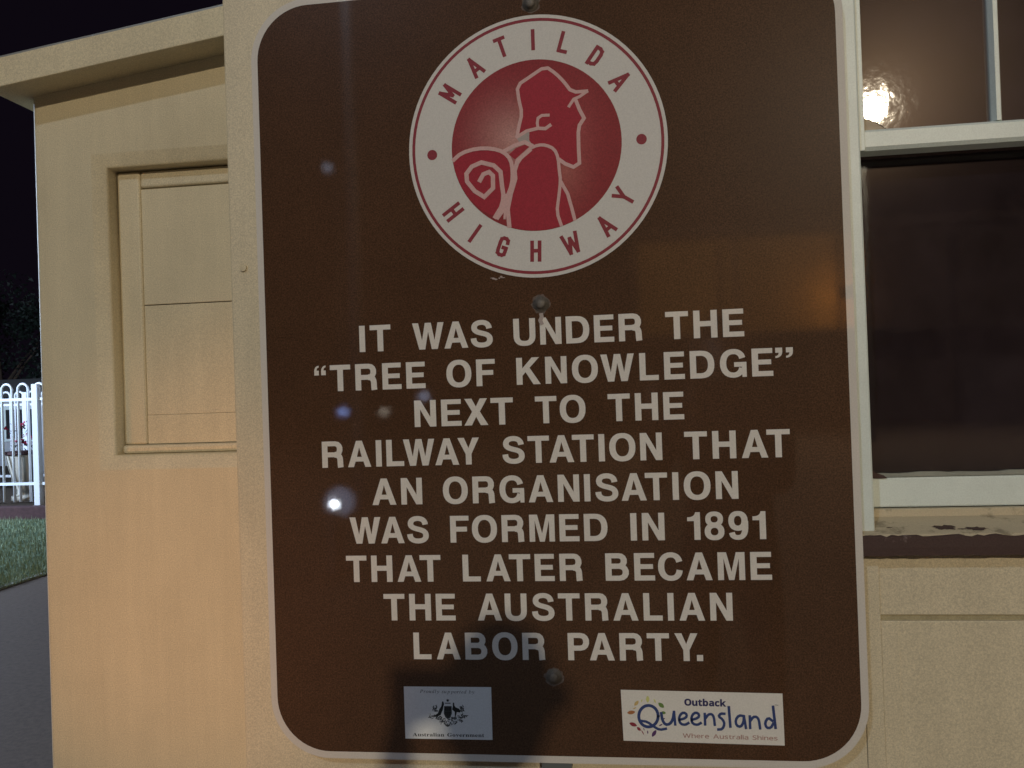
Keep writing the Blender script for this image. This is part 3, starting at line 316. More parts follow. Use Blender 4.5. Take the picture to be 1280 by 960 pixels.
# facade pieces, front face y=.03; opening x .94..1.80, z 1.30..2.75
box('wall_panel', .446, .914, .03, .12, 0, 3.1, M['cream2'], bld)
box('wall_panel', 1.83, 4.0, .03, .12, 0, 3.1, M['cream2'], bld)
box('wall_panel', .914, 1.83, .03, .12, 2.78, 3.1, M['cream2'], bld)
zb = 1.2885
for k, (z0, z1) in enumerate(((1.1945, 1.292), (.93, 1.1865), (.67, .9265), (.41, .6665), (.15, .4065))):
    box('wall_board', .9145, 1.8295, .034 if k == 0 else .031, .12, z0, z1, M['cream2'], bld, .0015)
box('wall_board', .9145, 1.8295, .0375, .12, 1.1866, 1.1944, M['joint'], bld)
box('base_board', .9145, 1.8295, .028, .12, 0, .146, M['cream2'], bld, .002)
box('trim_board', .9145, .9405, .028, .0335, .147, 1.288, M['cream2'], bld, .001)
box('trim_board', .9408, .966, .0295, .0338, .147, 1.183, M['cream2'], bld, .0008)
box('corner_board', -.067, .445, .02, .12, 0, 3.1, M['cream2'], bld, .003)
box('wall_panel', -.062, .05, .121, 4.0, 0, 3.1, M['cream'], bld)
box('wall_panel', 3.9, 4.0, .121, 4.0, 0, 3.1, M['cream'], bld)
box('wall_panel', .051, 3.899, 3.9, 4.0, 0, 3.1, M['cream'], bld)
box('roof', -.35, 4.3, -.25, 4.3, 3.101, 3.2, M['roof'], bld)
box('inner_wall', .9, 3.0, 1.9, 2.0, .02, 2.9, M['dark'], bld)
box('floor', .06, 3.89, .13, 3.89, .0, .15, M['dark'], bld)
# screw head on the corner board
s_ = MB(); s_.tube([(-.044, .0165, 1.7695), (-.044, .021, 1.7695)], .0065, 10); s_.build('screw', M['cream'], bld)
# --- window
win = MB(); win.box(.912, .9345, .018, .12, 1.322, 2.78).box(1.806, 1.829, .018, .12, 1.322, 2.78).box(.9346, 1.8059, .018, .12, 2.745, 2.779)
win = bevel(win.build('window', M['white'], bld), .003)
win['label'] = 'white double hung sash window with peeling sill'
bevel(MB().box(.9348, .9362, .034, .115, 1.352, 1.897).box(.9348, .9455, .034, .115, 1.8971, 2.744).build('stop_bead', M['white'], win), .001)
# upper sash (outer): rail 1.900..1.925, muntins
U0, U1 = .040, .078
prof = [(U0+.004, 1.8985), (U0, 1.904), (U0, 1.9265), (U0+.006, 1.931), (U1, 1.931), (U1, 1.8985)]
mb = MB(); n = len(prof); mb.add([(x, y, z) for x in (.9456, 1.8057) for y, z in prof], [(i, (i+1) % n, n+(i+1) % n, n+i) for i in range(n)] + [tuple(range(n))[::-1], tuple(range(n, 2*n))])
mb.build('meeting_rail', M['white'], win)
for x0 in (1.1335, 1.3395, 1.5455):
    v = [(x0, U0+.012), (x0+.0045, U0+.003), (x0+.0105, U0+.003), (x0+.015, U0+.012), (x0+.015, U1-.01), (x0, U1-.01)]; n = 6; mb = MB()
    mb.add([(x, y, z) for z in (1.932, 2.744) for x, y in v], [(i, (i+1) % n, n+(i+1) % n, n+i) for i in range(n)] + [tuple(range(n))[::-1], tuple(range(n, 2*n))])
    mb.build('muntin', M['white'], win)
box('sash_stile', 1.775, 1.8055, U0, U1, 1.932, 2.744, M['white'], win)
xs = [.9458, 1.1415, 1.3475, 1.5535, 1.7745]
for a, b in zip(xs, xs[1:]): box('pane', a+.0002, b-.0002, U0+.016, U0+.019, 1.9312, 2.744, M['glass'], win)
# fan of dried dirt in the lower corner of the first pane, dark along its edge
pts = [(.9459, 1.9313), (.9459, 1.9525), (.953, 1.9515), (.960, 1.9485), (.968, 1.9445), (.976, 1.9390), (.983, 1.9335), (.985, 1.9313)]
film(MB(), [pts], U0+.0158, U0+.0154).build('dried_dirt', M['grime2'], win)
strip(MB(), pts[1:], .0010, .0010, U0+.0152, U0+.0148).build('dirt_edge', M['bare'], win)
# lower sash (inner)
L0, L1 = .080, .115
bevel(MB().box(.9364, 1.8057, L0, L1, 1.3495, 1.3965).build('bottom_rail', M['white'], win), .003)
mb = MB(); random.seed(4)
k = 60; top = []
for i in range(k+1):
    x = .9365+.869*i/k; top.append((x, 1.3965+.0065+random.uniform(-.0012, .0012)))
vv = []
for x, z in top: vv += [(x, L0-.0005, 1.3972), (x, L0+.004, z), (x, L0+.012, z)]
ff = []
for i in range(k): ff += [(3*i, 3*i+3, 3*i+4, 3*i+1), (3*i+1, 3*i+4, 3*i+5, 3*i+2)]
mb.add(vv, ff); mb.build('putty', M['kerb'], win)
bevel(MB().box(.9366, .9400, L0-.002, L1, 1.402, 1.897).build('sash_stile', M['white'], win), .001)
box('sash_stile', 1.77, 1.8053, L0, L1, 1.41, 1.897, M['white'], win)
box('pane', .9402, 1.7698, L0+.014, L0+.017, 1.3975, 1.8975, M['glass2'], win)
box('parting_rail', .9404, 1.8057, L0, L1, 1.8978, 1.931, M['bare'], win)
# sill: stool strip, sloping top, bare front edge
box('stool', .9364, 1.8057, .066, .079, 1.336, 1.3492, M['sillpaint'], win, .001)
def sill(x0, x1):
    m_ = MB(); pf = [(.005, 1.292), (.004, 1.317), (.007, 1.3205), (.066, 1.3375), (.116, 1.345), (.116, 1.292)]; n = 6
    m_.add([(x, y, z) for x in (x0, x1) for y, z in pf], [(i, (i+1) % n, n+(i+1) % n, n+i) for i in range(n)] + [tuple(range(n))[::-1], tuple(range(n, 2*n))])
    return m_
sl = sill(.905, 1.834).build('sill', M['sillpaint'], win)
# the exposed timber nosing of the sill, ragged where the paint ends
random.seed(8); mb = MB(); k = 110; vv = []; ff = []
for i in range(k+1):
    x = .904+.931*i/k; r_ = .0012*math.sin(i*.9)*random.random() + random.uniform(-.0012, .0012); zt = 1.3178+r_; zl = 1.2895+random.uniform(-.0008, .0008)
    vv += [(x, .0022, zl), (x, .0014, zl+.012), (x, .0020, zt), (x, .006, min(zt+.0015, 1.3203)), (x, .02, zl)]
for i in range(k):
    for j in range(5): ff.append((5*i+j, 5*i+5+j, 5*i+5+(j+1) % 5, 5*i+(j+1) % 5))
mb.add(vv, ff); nb = mb.build('bare_nosing', M['bare'], sl)
random.seed(5)
for cx, cy, rx, ry in ((1.035, .026, .017, .0085), (1.079, .022, .017, .0060), (1.058, .021, .008, .0018), (.958, .028, .006, .0015)):
    pts = []
    for a in range(22):
        q = a/22*2*math.pi; r_ = random.uniform(.6, 1.15); pts.append((cx+rx*r_*math.cos(q), cy+ry*r_*math.sin(q)))
    mb = MB(); zz = lambda y: 1.3205+(y-.007)*(.017/.059)
    mb.add([(x, y, zz(y)+.0004) for x, y in pts], [tuple(range(22))]); mb.build('bare_patch', M['bare'], sl)
# dark chips where the paint meets the glass in the lower corner
mb = MB(); mb.add([(.9405, L0-.0032, 1.396), (.9715, L0-.0032, 1.3955), (.966, L0-.0032, 1.4005), (.954, L0-.0032, 1.4045), (.947, L0-.0032, 1.411), (.9405, L0-.0032, 1.415)], [(0, 1, 2, 3, 4, 5)])
mb.build('paint_chip', M['bare'], win)

# ================================================================== LEAN-TO ANNEX
anx = thing('lean_to', 'cream rendered lean-to beside the sign with recessed painted-over window and sloping roof', 'lean-to', (-.4, .3, 0))
# wall with rounded recess opening: x -.467..-.10, z 1.4485..2.036 at back; splayed soft edge
X0, X1, Z0, Z1 = -.4675, -.095, 1.4480, 2.038
def zt(x): return 2.2446 + (x+.2043)*.1147
mb = MB()
CR = .012   # rounded outer corner
prof = [(-.622, 1.6), (-.622, .3+CR)] + [(-.622+CR-CR*math.cos(a), .3+CR-CR*math.sin(a)) for a in [math.pi/2*k/6 for k in range(1, 7)]]
nx = [p for p in prof]
# left rounded corner strip up to X=-.50
vv = []; ff = []
for x, y in nx + [(-.500, .3)]: vv += [(x, y, 0.0), (x, y, zt(x)+.004)]
for i in range(len(nx)): ff.append((2*i, 2*i+2, 2*i+3, 2*i+1))
mb.add(vv, ff)
def quad(a, b, c, d): mb.add([a, b, c, d], [(0, 1, 2, 3)])
F = .3
ox0, oz0, oz1 = X0-.026, Z0-.030, Z1+.027     # outer soft edge
quad((-.5, F, 0), (ox0, F, 0), (ox0, F, zt(ox0)+.004), (-.5, F, zt(-.5)+.004))
quad((ox0, F, 0), (X1+.03, F, 0), (X1+.03, F, oz0), (ox0, F, oz0))
quad((ox0, F, oz1), (X1+.03, F, oz1), (X1+.03, F, zt(X1)+.004), (ox0, F, zt(ox0)+.004))
steps = [(0, 0), (.06, .0006), (.3, .0045), (.6, .0095), (.88, .0140), (.97, .017), (1, .022), (1, .062)]
def ring(t, d): return [(ox0+(X0-ox0)*t, F+d), oz0+(Z0-oz0)*t, oz1+(Z1-oz1)*t]
for (t0, d0), (t1, d1) in zip(steps, steps[1:]):
    (xa, ya), za, zb_ = ring(t0, d0); (xb, yb), zc, zd = ring(t1, d1)
    quad((xa, ya, za), (xb, yb, zc), (xb, yb, zd), (xa, ya, zb_))
    quad((xa, ya, zb_), (xb, yb, zd), (X1+.03, yb, zd), (X1+.03, ya, zb_))
    quad((xb, yb, zc), (xa, ya, za), (X1+.03, ya, za), (X1+.03, yb, zc))
wl = mb.build('wall', M['cream'], anx, True)
bm = bmesh.new(); bm.from_mesh(wl.data); bmesh.ops.remove_doubles(bm, verts=bm.verts, dist=1e-5); bmesh.ops.recalc_face_normals(bm, faces=bm.faces); bm.to_mesh(wl.data); bm.free()
for p in wl.data.polygons: p.use_smooth = abs(p.area) < .2
box('wall_core', -.60, -.0625, .375, 1.7, 0, 2.19, M['cream'], anx)
# painted-over window in the recess
W0 = .345
wn = MB(); wn.box(-.466, -.4150, W0, .374, 1.4665, 2.036).box(-.4149, -.07, W0+.002, .374, 2.001, 2.036)
wn = bevel(wn.build('window', M['cream'], anx), .006, 3)
box('sill_strip', -.4665, -.07, W0-.008, .374, 1.4485, 1.4662, M['cream'], wn, .006)
box('pane', -.4149, -.07, W0+.005, .374, 1.7570, 1.9985, M['cream'], wn, .0012)
box('pane', -.4149, -.07, W0+.0055, .374, 1.5275, 1.7553, M['cream'], wn, .0010)
box('lower_rail', -.4149, -.07, W0+.0045, .374, 1.4672, 1.5272, M['cream'], wn, .001)
# sloping roof edge: bottom at front y .218, thickness .058, slope .1275 falling to the left
def fz(x): return 2.2445+(x+.164)*.1275
mb = MB(); a, b = -.662, -.0635
def slab(x0, x1, y0, y1, d0, d1):
    v = [(x, y, fz(x)+d) for x in (x0, x1) for y in (y0, y1) for d in (d0, d1)]
    return [v, [(0,1,3,2),(4,6,7,5),(0,4,5,1),(2,3,7,6),(0,2,6,4),(1,5,7,3)]]
mb.add(*slab(a, b, .218, .236, 0, .0575)); bevel(mb.build('fascia', M['cream'], anx), .002)
mb = MB(); mb.add(*slab(a, b, .2362, 1.75, .004, .020)); mb.build('soffit', M['cream'], anx)
mb = MB(); mb.add(*slab(a-.01, b, .225, 1.76, .058, .064)); mb.build('roof', M['roof'], anx)

# ================================================================== SIGN
sg = thing('information_sign', 'tall brown and white highway information sign with round red emblem, fixed to the cream wall', 'sign', (.451, 0, .97))
def rr(x0, x1, z0, z1, r, n=14):
    o = []
    for cx, cz, a0 in ((x1-r, z1-r, 0), (x0+r, z1-r, 90), (x0+r, z0+r, 180), (x1-r, z0+r, 270)):
        for k in range(n+1): a = R(a0+90*k/n); o.append((cx+r*math.cos(a), cz+r*math.sin(a)))
    return o
ST = .014   # the sheet stands off the wall on rails
film(MB(), [rr(-.0105, .9115, .9755, 2.1945, .096)], .0022, 0).build('border', M['border'], sg)
film(MB(), [rr(0, .9005, .9865, 2.1835, .086)], -.00005, -.0003).build('panel', M['brown'], sg)
for x0 in (.425, .0):
    pass
MB().box(.424, .470, .0024, .0298, .962, 2.21).build('mounting_rail', M['steel'], sg)
for z in (2.1513, 1.6843, 1.1085):
    mb = MB(); prf = [(.0125, .0), (.0125, .0012), (.0075, .0016), (.0075, .0052), (.006, .0066), (.002, .0072)]
    n = 12; b = 0; v = []; f = []
    for r_, h in prf:
        for k in range(n): a = 2*math.pi*k/n; v.append((.4475+r_*math.cos(a)*random.uniform(.93, 1.07), -.0003-h, z+r_*math.sin(a)*random.uniform(.93, 1.07)))
    for i in range(len(prf)-1):
        for k in range(n): f.append((i*n+k, i*n+(k+1) % n, (i+1)*n+(k+1) % n, (i+1)*n+k))
    f.append(tuple((len(prf)-1)*n+k for k in range(n))); mb.add(v, f); bo = mb.build('bolt', M['galv'], sg, True)
    mb = MB(); random.seed(int(z*100)); pts = []
    for a in range(24):
        q = 2*math.pi*a/24; r_ = random.uniform(.0125, .0165); pts.append((.4475+r_*math.cos(q), z+r_*math.sin(q)))
    film(mb, [pts], -.00031, -.00045).build('grime_ring', M['grime'], bo)
mb = MB(); strip(mb, [(.447, 1.6700), (.448, 1.6640), (.4455, 1.6590), (.4485, 1.6520)], .006, .006, -.0003, -.0013); mb.build('grime_drip', M['palegrey'], sg)
mb = MB()
random.seed(9)
for i in range(7):
    x = .3847+random.uniform(-.012, .012); z = 1.7285+random.uniform(-.003, .003); film(mb, [oval(x, z, random.uniform(.001, .004), random.uniform(.0006, .0012), 8, 2)], -.0003, -.00045-i*2e-5)
mb.build('scuff_mark', M['palegrey'], sg)
# --- wording
BASE, LSP, CAP = 1.6214, .0609, .0418
for li in range(9):
    words = [q for q in WORDS if q[1] == li]; holder = None
    zb = BASE-li*LSP
    for wd, _, xa, xb in words:
        sc = CAP/100
        ws = [GL[c][0] for c in wd]; gaps = [KERN.get(a+b, 17) for a, b in zip(wd, wd[1:])]
        tot = (xb-xa)/sc; sx = 1.0
        if gaps:
            ex = (tot-sum(ws)-sum(gaps))/len(gaps)
            if abs(ex) > 2: sx = (tot-len(gaps)*math.copysign(2, ex))/(sum(ws)+sum(gaps)); ex = math.copysign(2, ex)
        else: sx = tot/ws[0]; ex = 0
        x = xa
        for i, ch in enumerate(wd):
            lt = glyph(MB(), ch, x, zb, sc*sx, sc, -.0003, -.0006)
            if holder is None:
                holder = lt.build('text_line', M['signwhite'], sg)
            else: lt.build('letter', M['signwhite'], holder)
            x += ws[i]*sc*sx + ((gaps[i]*sx+ex)*sc if i < len(gaps) else 0)
# --- round emblem
CX, CZ = .4482, 1.9297; RX, RZ = .2016, .2042; KZ = RZ/RX
def circ(f, n=96): return [(CX+RX*f*math.cos(2*math.pi*k/n), CZ+RZ*f*math.sin(2*math.pi*k/n)) for k in range(n)]
em = film(MB(), [circ(1)], -.0003, -.0006).build('emblem', M['disc'], sg)
film(MB(), [circ(.974), circ(.951)], -.0006, -.0008).build('ring_line', M['ringred'], em)
# inner disc: printed colour shading from deep red to a pale patch behind the neck
mt = mat('emblem_disc_print', (.12, .02, .02), .5, .2, coat=1, grain=.25); nt = mt.node_tree; N = nt.nodes; Lk = nt.links
tc = N.new('ShaderNodeTexCoord')
def blob(x, z, rx, rz, a, sm=1.0):
    mp = N.new('ShaderNodeMapping'); mp.vector_type = 'TEXTURE'; mp.inputs['Location'].default_value = (x-.451, 0, z-.97); mp.inputs['Scale'].default_value = (rx, 1, rz)
    Lk.new(tc.outputs['Object'], mp.inputs['Vector']); g = N.new('ShaderNodeTexGradient'); g.gradient_type = 'QUADRATIC_SPHERE'; Lk.new(mp.outputs[0], g.inputs[0])
    k = N.new('ShaderNodeMath'); k.operation = 'MULTIPLY'; Lk.new(g.outputs['Fac'], k.inputs[0]); k.inputs[1].default_value = a; return k.outputs[0]
col = None
def mixin(prev, c, fac):
    mx = N.new('ShaderNodeMix'); mx.data_type = 'RGBA'; Lk.new(fac, mx.inputs['Factor']); mx.clamp_factor = True
    if isinstance(prev, tuple): mx.inputs['A'].default_value = (*prev, 1)
    else: Lk.new(prev, mx.inputs['A'])
    mx.inputs['B'].default_value = (*c, 1); return mx.outputs['Result']
gl = pr(FIG['glow'])
col = mixin((.27, .026, .032), (.55, .29, .26), blob(gl[0][0], gl[0][1], .115, .115, 1.05))
col = mixin(col, (.42, .13, .11), blob(gl[1][0], gl[1][1], .06, .10, .9))
col = mixin(col, (.40, .08, .08), blob(gl[2][0], gl[2][1], .05, .11, .7))
hs = [n for n in N if n.type == 'HUE_SAT'][0]; Lk.new(col, hs.inputs['Color'])
ICX, ICZ, IRX, IRZ = .4478, 1.9310, .1325, .1332
film(MB(), [[(ICX+IRX*math.cos(2*math.pi*k/80), ICZ+IRZ*math.sin(2*math.pi*k/80)) for k in range(80)]], -.0006, -.0008).build('inner_disc', mt, em)
def clip(pts):   # keep artwork inside the disc
    o = []
    for x, z in pts:
        d = math.hypot((x-ICX)/IRX, (z-ICZ)/IRZ); o.append((x, z) if d <= .995 else (ICX+(x-ICX)*.995/d, ICZ+(z-ICZ)*.995/d))
    return o
film(MB(), [clip(pr(FIG['head']))], -.0008, -.00095).build('head_silhouette', M['red'], em)
film(MB(), [clip(pr(FIG['torso']))], -.0008, -.00100).build('torso_silhouette', M['red'], em)
film(MB(), [clip(pr(FIG['swag']))], -.0008, -.00090).build('swag_silhouette', M['red'], em)
film(MB(), [pr(FIG['neck'])], -.0009, -.00106).build('neckerchief', M['palegrey'], em)
film(MB(), [pr(FIG['patch'])], -.0009, -.00111).build('strap', M['red'], em)
for i, (wd, _, l) in enumerate(FIG['lines']):
    wd = wd/4.173*1.18/1000*1.22
    strip(MB(), smoothpts(clip(pr(l)), 1 if i in (0, 5, 8) else 0), wd*1.08, wd*1.08, -.0008, -.00116-i*3e-5, wd*.2).build('outline', M['pink'], em)
for x, z in pr(FIG['dots']): film(MB(), [oval(x, z, .0080, .0081, 24, 2)], -.0006, -.0008).build('dot', M['ringred'], em)
# condensed rounded capitals of the ring, as pen strokes: cap height 100
RG = {'M': (62, [[(7,0),(7,93),(31,30),(55,93),(55,0)]]), 'A': (58, [[(4,0),(29,95),(54,0)], [(14,28),(44,28)]]), 'T': (54, [[(0,93),(54,93)], [(27,88),(27,0)]]), 'I': (14, [[(7,0),(7,100)]]),
      'L': (44, [[(7,100),(7,7),(44,7)]]), 'D': (52, [[(7,0),(7,93),(26,93),(41,86),(45,68),(45,32),(41,14),(26,7),(7,7)]]), 'H': (52, [[(7,0),(7,100)], [(45,0),(45,100)], [(7,52),(45,52)]]),
      'G': (52, [[(45,72),(43,86),(33,93),(20,93),(9,86),(7,68),(7,32),(9,14),(20,7),(34,7),(44,14),(45,32),(45,46),(28,46)]]), 'W': (82, [[(5,100),(22,6),(41,80),(60,6),(77,100)]]), 'Y': (56, [[(4,100),(28,48)], [(52,100),(28,48),(28,0)]])}
ring = pr(FIG['ring'])
for i, ch in enumerate('MATILDAHIGHWAY'):
    gx, gz = ring[i]; dx, dz = gx-CX, (gz-CZ)/KZ; d = math.hypot(dx, dz); dx /= d; dz /= d
    upv = (dx, dz) if i < 7 else (-dx, -dz); rtv = (upv[1], -upv[0]); sc = .0305/100; wdt = RG[ch][0]; mb = MB()
    j = 0
    for st in RG[ch][1]:
        q = [(gx+(x-wdt/2)*sc*rtv[0]+(z-50)*sc*upv[0], gz+((x-wdt/2)*sc*rtv[1]+(z-50)*sc*upv[1])) for x, z in st]
        for a_, b_ in zip(q, q[1:]):
            strip(mb, [a_, b_], .0058, .0058, -.0006, -.0008-j*1.2e-5, .0012 if len(q) == 2 else .0022); j += 1
    mb.build('letter', M['ringred'], em)
# --- stickers
def word(mb, fs, s, x0, x1, z, sz, y0, y1, slope=0.0, sp=70):
    x = 0; pos = []
    for c in s:
        if c == ' ': x += 260; continue
        g = GLY[fs][c]; wdt = max(l[i] for l in g for i in range(0, len(l), 2)); pos.append((c, x)); x += wdt+sp
    k = (x1-x0)/(x-sp)
    for c, px in pos:
        loops = [[(x0+(px+l[i])*k, z+(px+l[i])*k*slope+l[i+1]*sz/1000) for i in range(0, len(l), 2)] for l in GLY[fs][c]]
        for q, grp in enumerate(group(loops)): film(mb, grp, y0, y1)
    return mb
def group(loops):   # outer contours with the holes they contain
    def ar(l): return sum(l[i-1][0]*l[i][1]-l[i][0]*l[i-1][1] for i in range(len(l)))/2
    def inside(p, l):
        c = False
        for i in range(len(l)):
            a, b = l[i-1], l[i]
            if (a[1] > p[1]) != (b[1] > p[1]) and p[0] < (b[0]-a[0])*(p[1]-a[1])/(b[1]-a[1])+a[0]: c = not c
        return c
    ls = sorted(loops, key=lambda l: -abs(ar(l))); out = []
    for l in ls:
        for g in out:
            if inside(l[0], g[0]): g.append(l); break
        else: out.append([l])
    return out
s1 = film(MB(), [[(.2093, 1.0092), (.3484, 1.0096), (.3490, 1.0915), (.2094, 1.0911)]], -.0003, -.0006).build('sticker', M['sticker'], sg)
s1['label'] = 'pale sticker with a dark coat of arms and two lines of wording'
word(MB(), 'P', 'Proudly supported by', .2350, .3222, 1.0815, .0108, -.0006, -.0008, -.003, 60).build('wording', M['inkg'], s1)
word(MB(), 'G', 'Australian Government', .2215, .3355, 1.0132, .0118, -.0006, -.0008, .006, 40).build('wording', M['ink'], s1)
mb = MB()
for k, l in enumerate(FIG['crest'][:2]): film(mb, [pr(l)], -.0006, -.00085-k*5e-5)
mb.build('supporters', M['ink'], s1)
mb = MB(); film(mb, [pr(FIG['crest'][2])], -.0006, -.00080); mb.build('shield', M['inkg'], s1)
mb = MB()
for k, l in enumerate(FIG['shieldin']): film(mb, [pr(l)], -.0008, -.00092)
mb.build('shield_quarters', M['ink'], s1)
sx_, sz_ = pr(FIG['star'])[0]; mb = MB(); film(mb, [[(sx_+(.0028 if k % 2 == 0 else .0015)*math.sin(k*math.pi/7), sz_+(.0028 if k % 2 == 0 else .0015)*math.cos(k*math.pi/7)) for k in range(14)]], -.0006, -.0008)
ml = pr(FIG['mant']); strip(mb, ml, .0012, .0012, -.0006, -.00085); mb.build('star', M['ink'], s1)
mb = MB(); random.seed(2)
for i, (x, z) in enumerate(pr(FIG['wattle'])):
    a = random.uniform(0, 3.14); l_, w_ = random.uniform(.0016, .0032), random.uniform(.0004, .0009)
    film(mb, [[(x+l_*math.cos(q)*math.cos(a)-w_*math.sin(q)*math.sin(a), z+l_*math.cos(q)*math.sin(a)+w_*math.sin(q)*math.cos(a)) for q in [k*math.pi/3 for k in range(6)]]], -.0006, -.00066-(i % 40)*4e-6)
stuff(mb.build('wattle_spray', M['inkg'], s1))
s2 = film(MB(), [[(.5508, 1.0123), (.7890, 1.0094), (.7884, 1.0867), (.5492, 1.0897)]], -.0003, -.0006).build('sticker', M['sticker2'], sg)
s2['label'] = 'pale sticker with blue script wording and a petalled sun mark'
SL = -.012
word(MB(), 'O', 'Outback', .6440, .7058, 1.0672, .0205, -.0006, -.0009, SL, 40).build('wording', M['navy'], s2)
word(MB(), 'W', 'Where Australia Shines', .6400, .7790, 1.0186, .0132, -.0006, -.0008, SL, 55).build('wording', M['rose'], s2)
for i, (wd, l) in enumerate(FIG['q']):
    wd = wd/5.3333*1.18/1000
    strip(MB(), smoothpts(pr(l), 1), wd, wd, -.0006, -.00085-i*2e-5, wd*.35).build('script_letter', M['blue'], s2)
strip(MB(), pr(FIG['tm']), .0007, .0007, -.0006, -.0008).build('mark', M['inkg'], s2)
for wd, c, l in FIG['pet']:
    (xa, za), (xb, zb) = pr(l); dx, dz = xb-xa, zb-za; L_ = math.hypot(dx, dz); ux, uz = dx/L_, dz/L_; w2 = wd/2000
    pts = [(xa+ux*L_*t-uz*w2*math.sin(math.pi*t)**.8, za+uz*L_*t+ux*w2*math.sin(math.pi*t)**.8) for t in [k/7 for k in range(8)]]
    pts += [(xa+ux*L_*t+uz*w2*math.sin(math.pi*t)**.8, za+uz*L_*t-ux*w2*math.sin(math.pi*t)**.8) for t in [k/7 for k in range(6, 0, -1)]]
    film(MB(), [pts], -.0006, -.00078).build('petal', PET[c], s2)

# ================================================================== FENCE, GARDEN, BACKGROUND
plinth = box('garden_edge_wall', -16, -3.5, 9.62, 9.82, -.05, .178, M['plinth'], None, .01)
plinth['label'] = 'low dark brown garden wall below the white fence'; plinth['category'] = 'garden wall'
struct(MB().box(-30, 14, 9.82, 40, -.05, .150).build('garden_bed', M['soil']))
def fence(name, label, y, x0, x1, z0, zt_, nz_rail, phase):
    t = thing(name, label, 'fence', (x0, y, z0))
    def loop():
        r_ = .08; pts = [(0, 0, z0+.06), (0, 0, zt_-r_)] + [(r_-r_*math.cos(a), 0, zt_-r_+r_*math.sin(a)) for a in [math.pi*k/8 for k in range(1, 8)]] + [(2*r_, 0, zt_-r_), (2*r_, 0, z0+.06)]
        return pts
    first = None; x = x0+phase
    while x < x1-.2:
        if first is None:
            mb = MB(); mb.tube([(p[0]+x, y+p[1], p[2]) for p in loop()], .019, 6); first = mb.build('hoop', M['fence'], t, True); fx = x
        else:
            c = first.copy(); COL.objects.link(c); c.parent = t; c.location.x = x-fx
        x += .255
    for z in nz_rail: box('rail', x0, x1, y-.018, y+.018, z-.02, z+.02, M['fence'], t)
    k = x0+.0
    for px in (x0, (x0+x1)/2+.41, x1): box('post', px-.045, px+.045, y-.046, y+.046, z0, zt_-.01, M['fence'], t, .006)
    return t
fence('hoop_fence', 'white hoop topped metal fence standing on the dark brown garden wall', 9.97, -12.0, -4.4, .151, 1.905, (1.68, .47), .10)
fence('hoop_fence', 'second white hoop topped fence further back behind the stone urn', 12.6, -14.5, -6.2, .151, 1.85, (1.62, .36), .02)
ur = thing('stone_urn', 'pale tapered stone urn with a dark rim holding red flowers behind the fence', 'urn', (-8.62, 10.75, .151))
c = (-8.62, 10.75, .151)
MB().lathe(c, [(.17, 0), (.17, .06), (.10, .09), (.10, .16), (.15, .30), (.20, .50), (.235, .68), (.235, .69)], 22).build('bowl', M['stone'], ur, True)
MB().lathe(c, [(.235, .70), (.27, .705), (.27, .745), (.20, .75)], 22).build('rim', M['plinth'], ur)
mb = MB(); mf = MB(); random.seed(21)
for i in range(150):
    a = random.uniform(0, 6.28); r_ = random.uniform(0, .24); z = c[2]+.75+random.uniform(0, .45); x = c[0]+r_*math.cos(a); y = c[1]+r_*math.sin(a); s_ = random.uniform(.02, .05)
    tgt = mf if (z-c[2] > .85 and random.random() < .5) else mb
    d = [Vector((random.uniform(-1, 1), random.uniform(-1, 1), random.uniform(-1, 1)))*s_ for _ in range(3)]; p = Vector((x, y, z)); tgt.add([p+d[0], p+d[1], p+d[2]], [(0, 1, 2)])
stuff(mb.build('foliage', M['leaf'], ur)); stuff(mf.build('blossom', M['flower'], ur))
# pale house beyond the fences
hs = thing('pale_house', 'pale floodlit house seen between the pickets of the white fence', 'house', (-13, 18, .15))
box('wall', -22, -9.0, 18, 22, .15, 1.85, M['farwall'], hs)
mb = MB(); mb.add([(-22.3, 17.6, 1.851), (-8.7, 17.6, 1.851), (-8.7, 22.4, 1.851), (-22.3, 22.4, 1.851), (-21, 20, 2.35), (-10, 20, 2.35)], [(0, 1, 5, 4), (1, 2, 5), (2, 3, 4, 5), (3, 0, 4), (0, 3, 2, 1)])
mb.build('roof', M['roof'], hs)
for x in (-12.6, -14.6, -16.6, -18.6):
    wq = box('window', x, x+.9, 17.97, 17.998, .75, 1.6, M['white'], hs); box('pane', x+.07, x+.83, 17.95, 17.969, .82, 1.53, M['black'], wq)
def tree(x, y, h, label, seed):
    random.seed(seed); t = thing('dark_tree', label, 'tree', (x, y, .15), 'dark trees behind the fence')
    mb = MB(); mb.tube([(x, y, .15), (x+.08, y, h*.3), (x-.05, y+.1, h*.6)], [.20, .14, .07], 9)
    for k in range(5):
        a = k*1.26; mb.tube([(x+.04, y, h*(.3+.05*k)), (x+math.cos(a)*h*.16, y+math.sin(a)*h*.16, h*(.5+.05*k)), (x+math.cos(a)*h*.27, y+math.sin(a)*h*.27, h*(.62+.05*k))], [.07, .045, .02], 6)
    mb.build('trunk', M['bark'], t)
    cr = MB(); cl = [(x+random.gauss(0, h*.18), y+random.gauss(0, h*.18), h*random.uniform(.45, .95), h*random.uniform(.08, .16)) for _ in range(24)]
    for i in range(5200):
        q = random.choice(cl); v = Vector((random.gauss(0, 1), random.gauss(0, 1), random.gauss(0, .8))); v = v.normalized()*q[3]*random.random()**.4; p = Vector(q[:3])+v
        d = [Vector((random.uniform(-1, 1), random.uniform(-1, 1), random.uniform(-1, 1)))*.09 for _ in range(3)]; cr.add([p+d[0], p+d[1], p+d[2]], [(0, 1, 2)])
    stuff(cr.build('crown', M['leaf'], t))
tree(-16.5, 24.5, 5.2, 'dark leafy tree behind the pale house, left of the lean-to corner', 5)
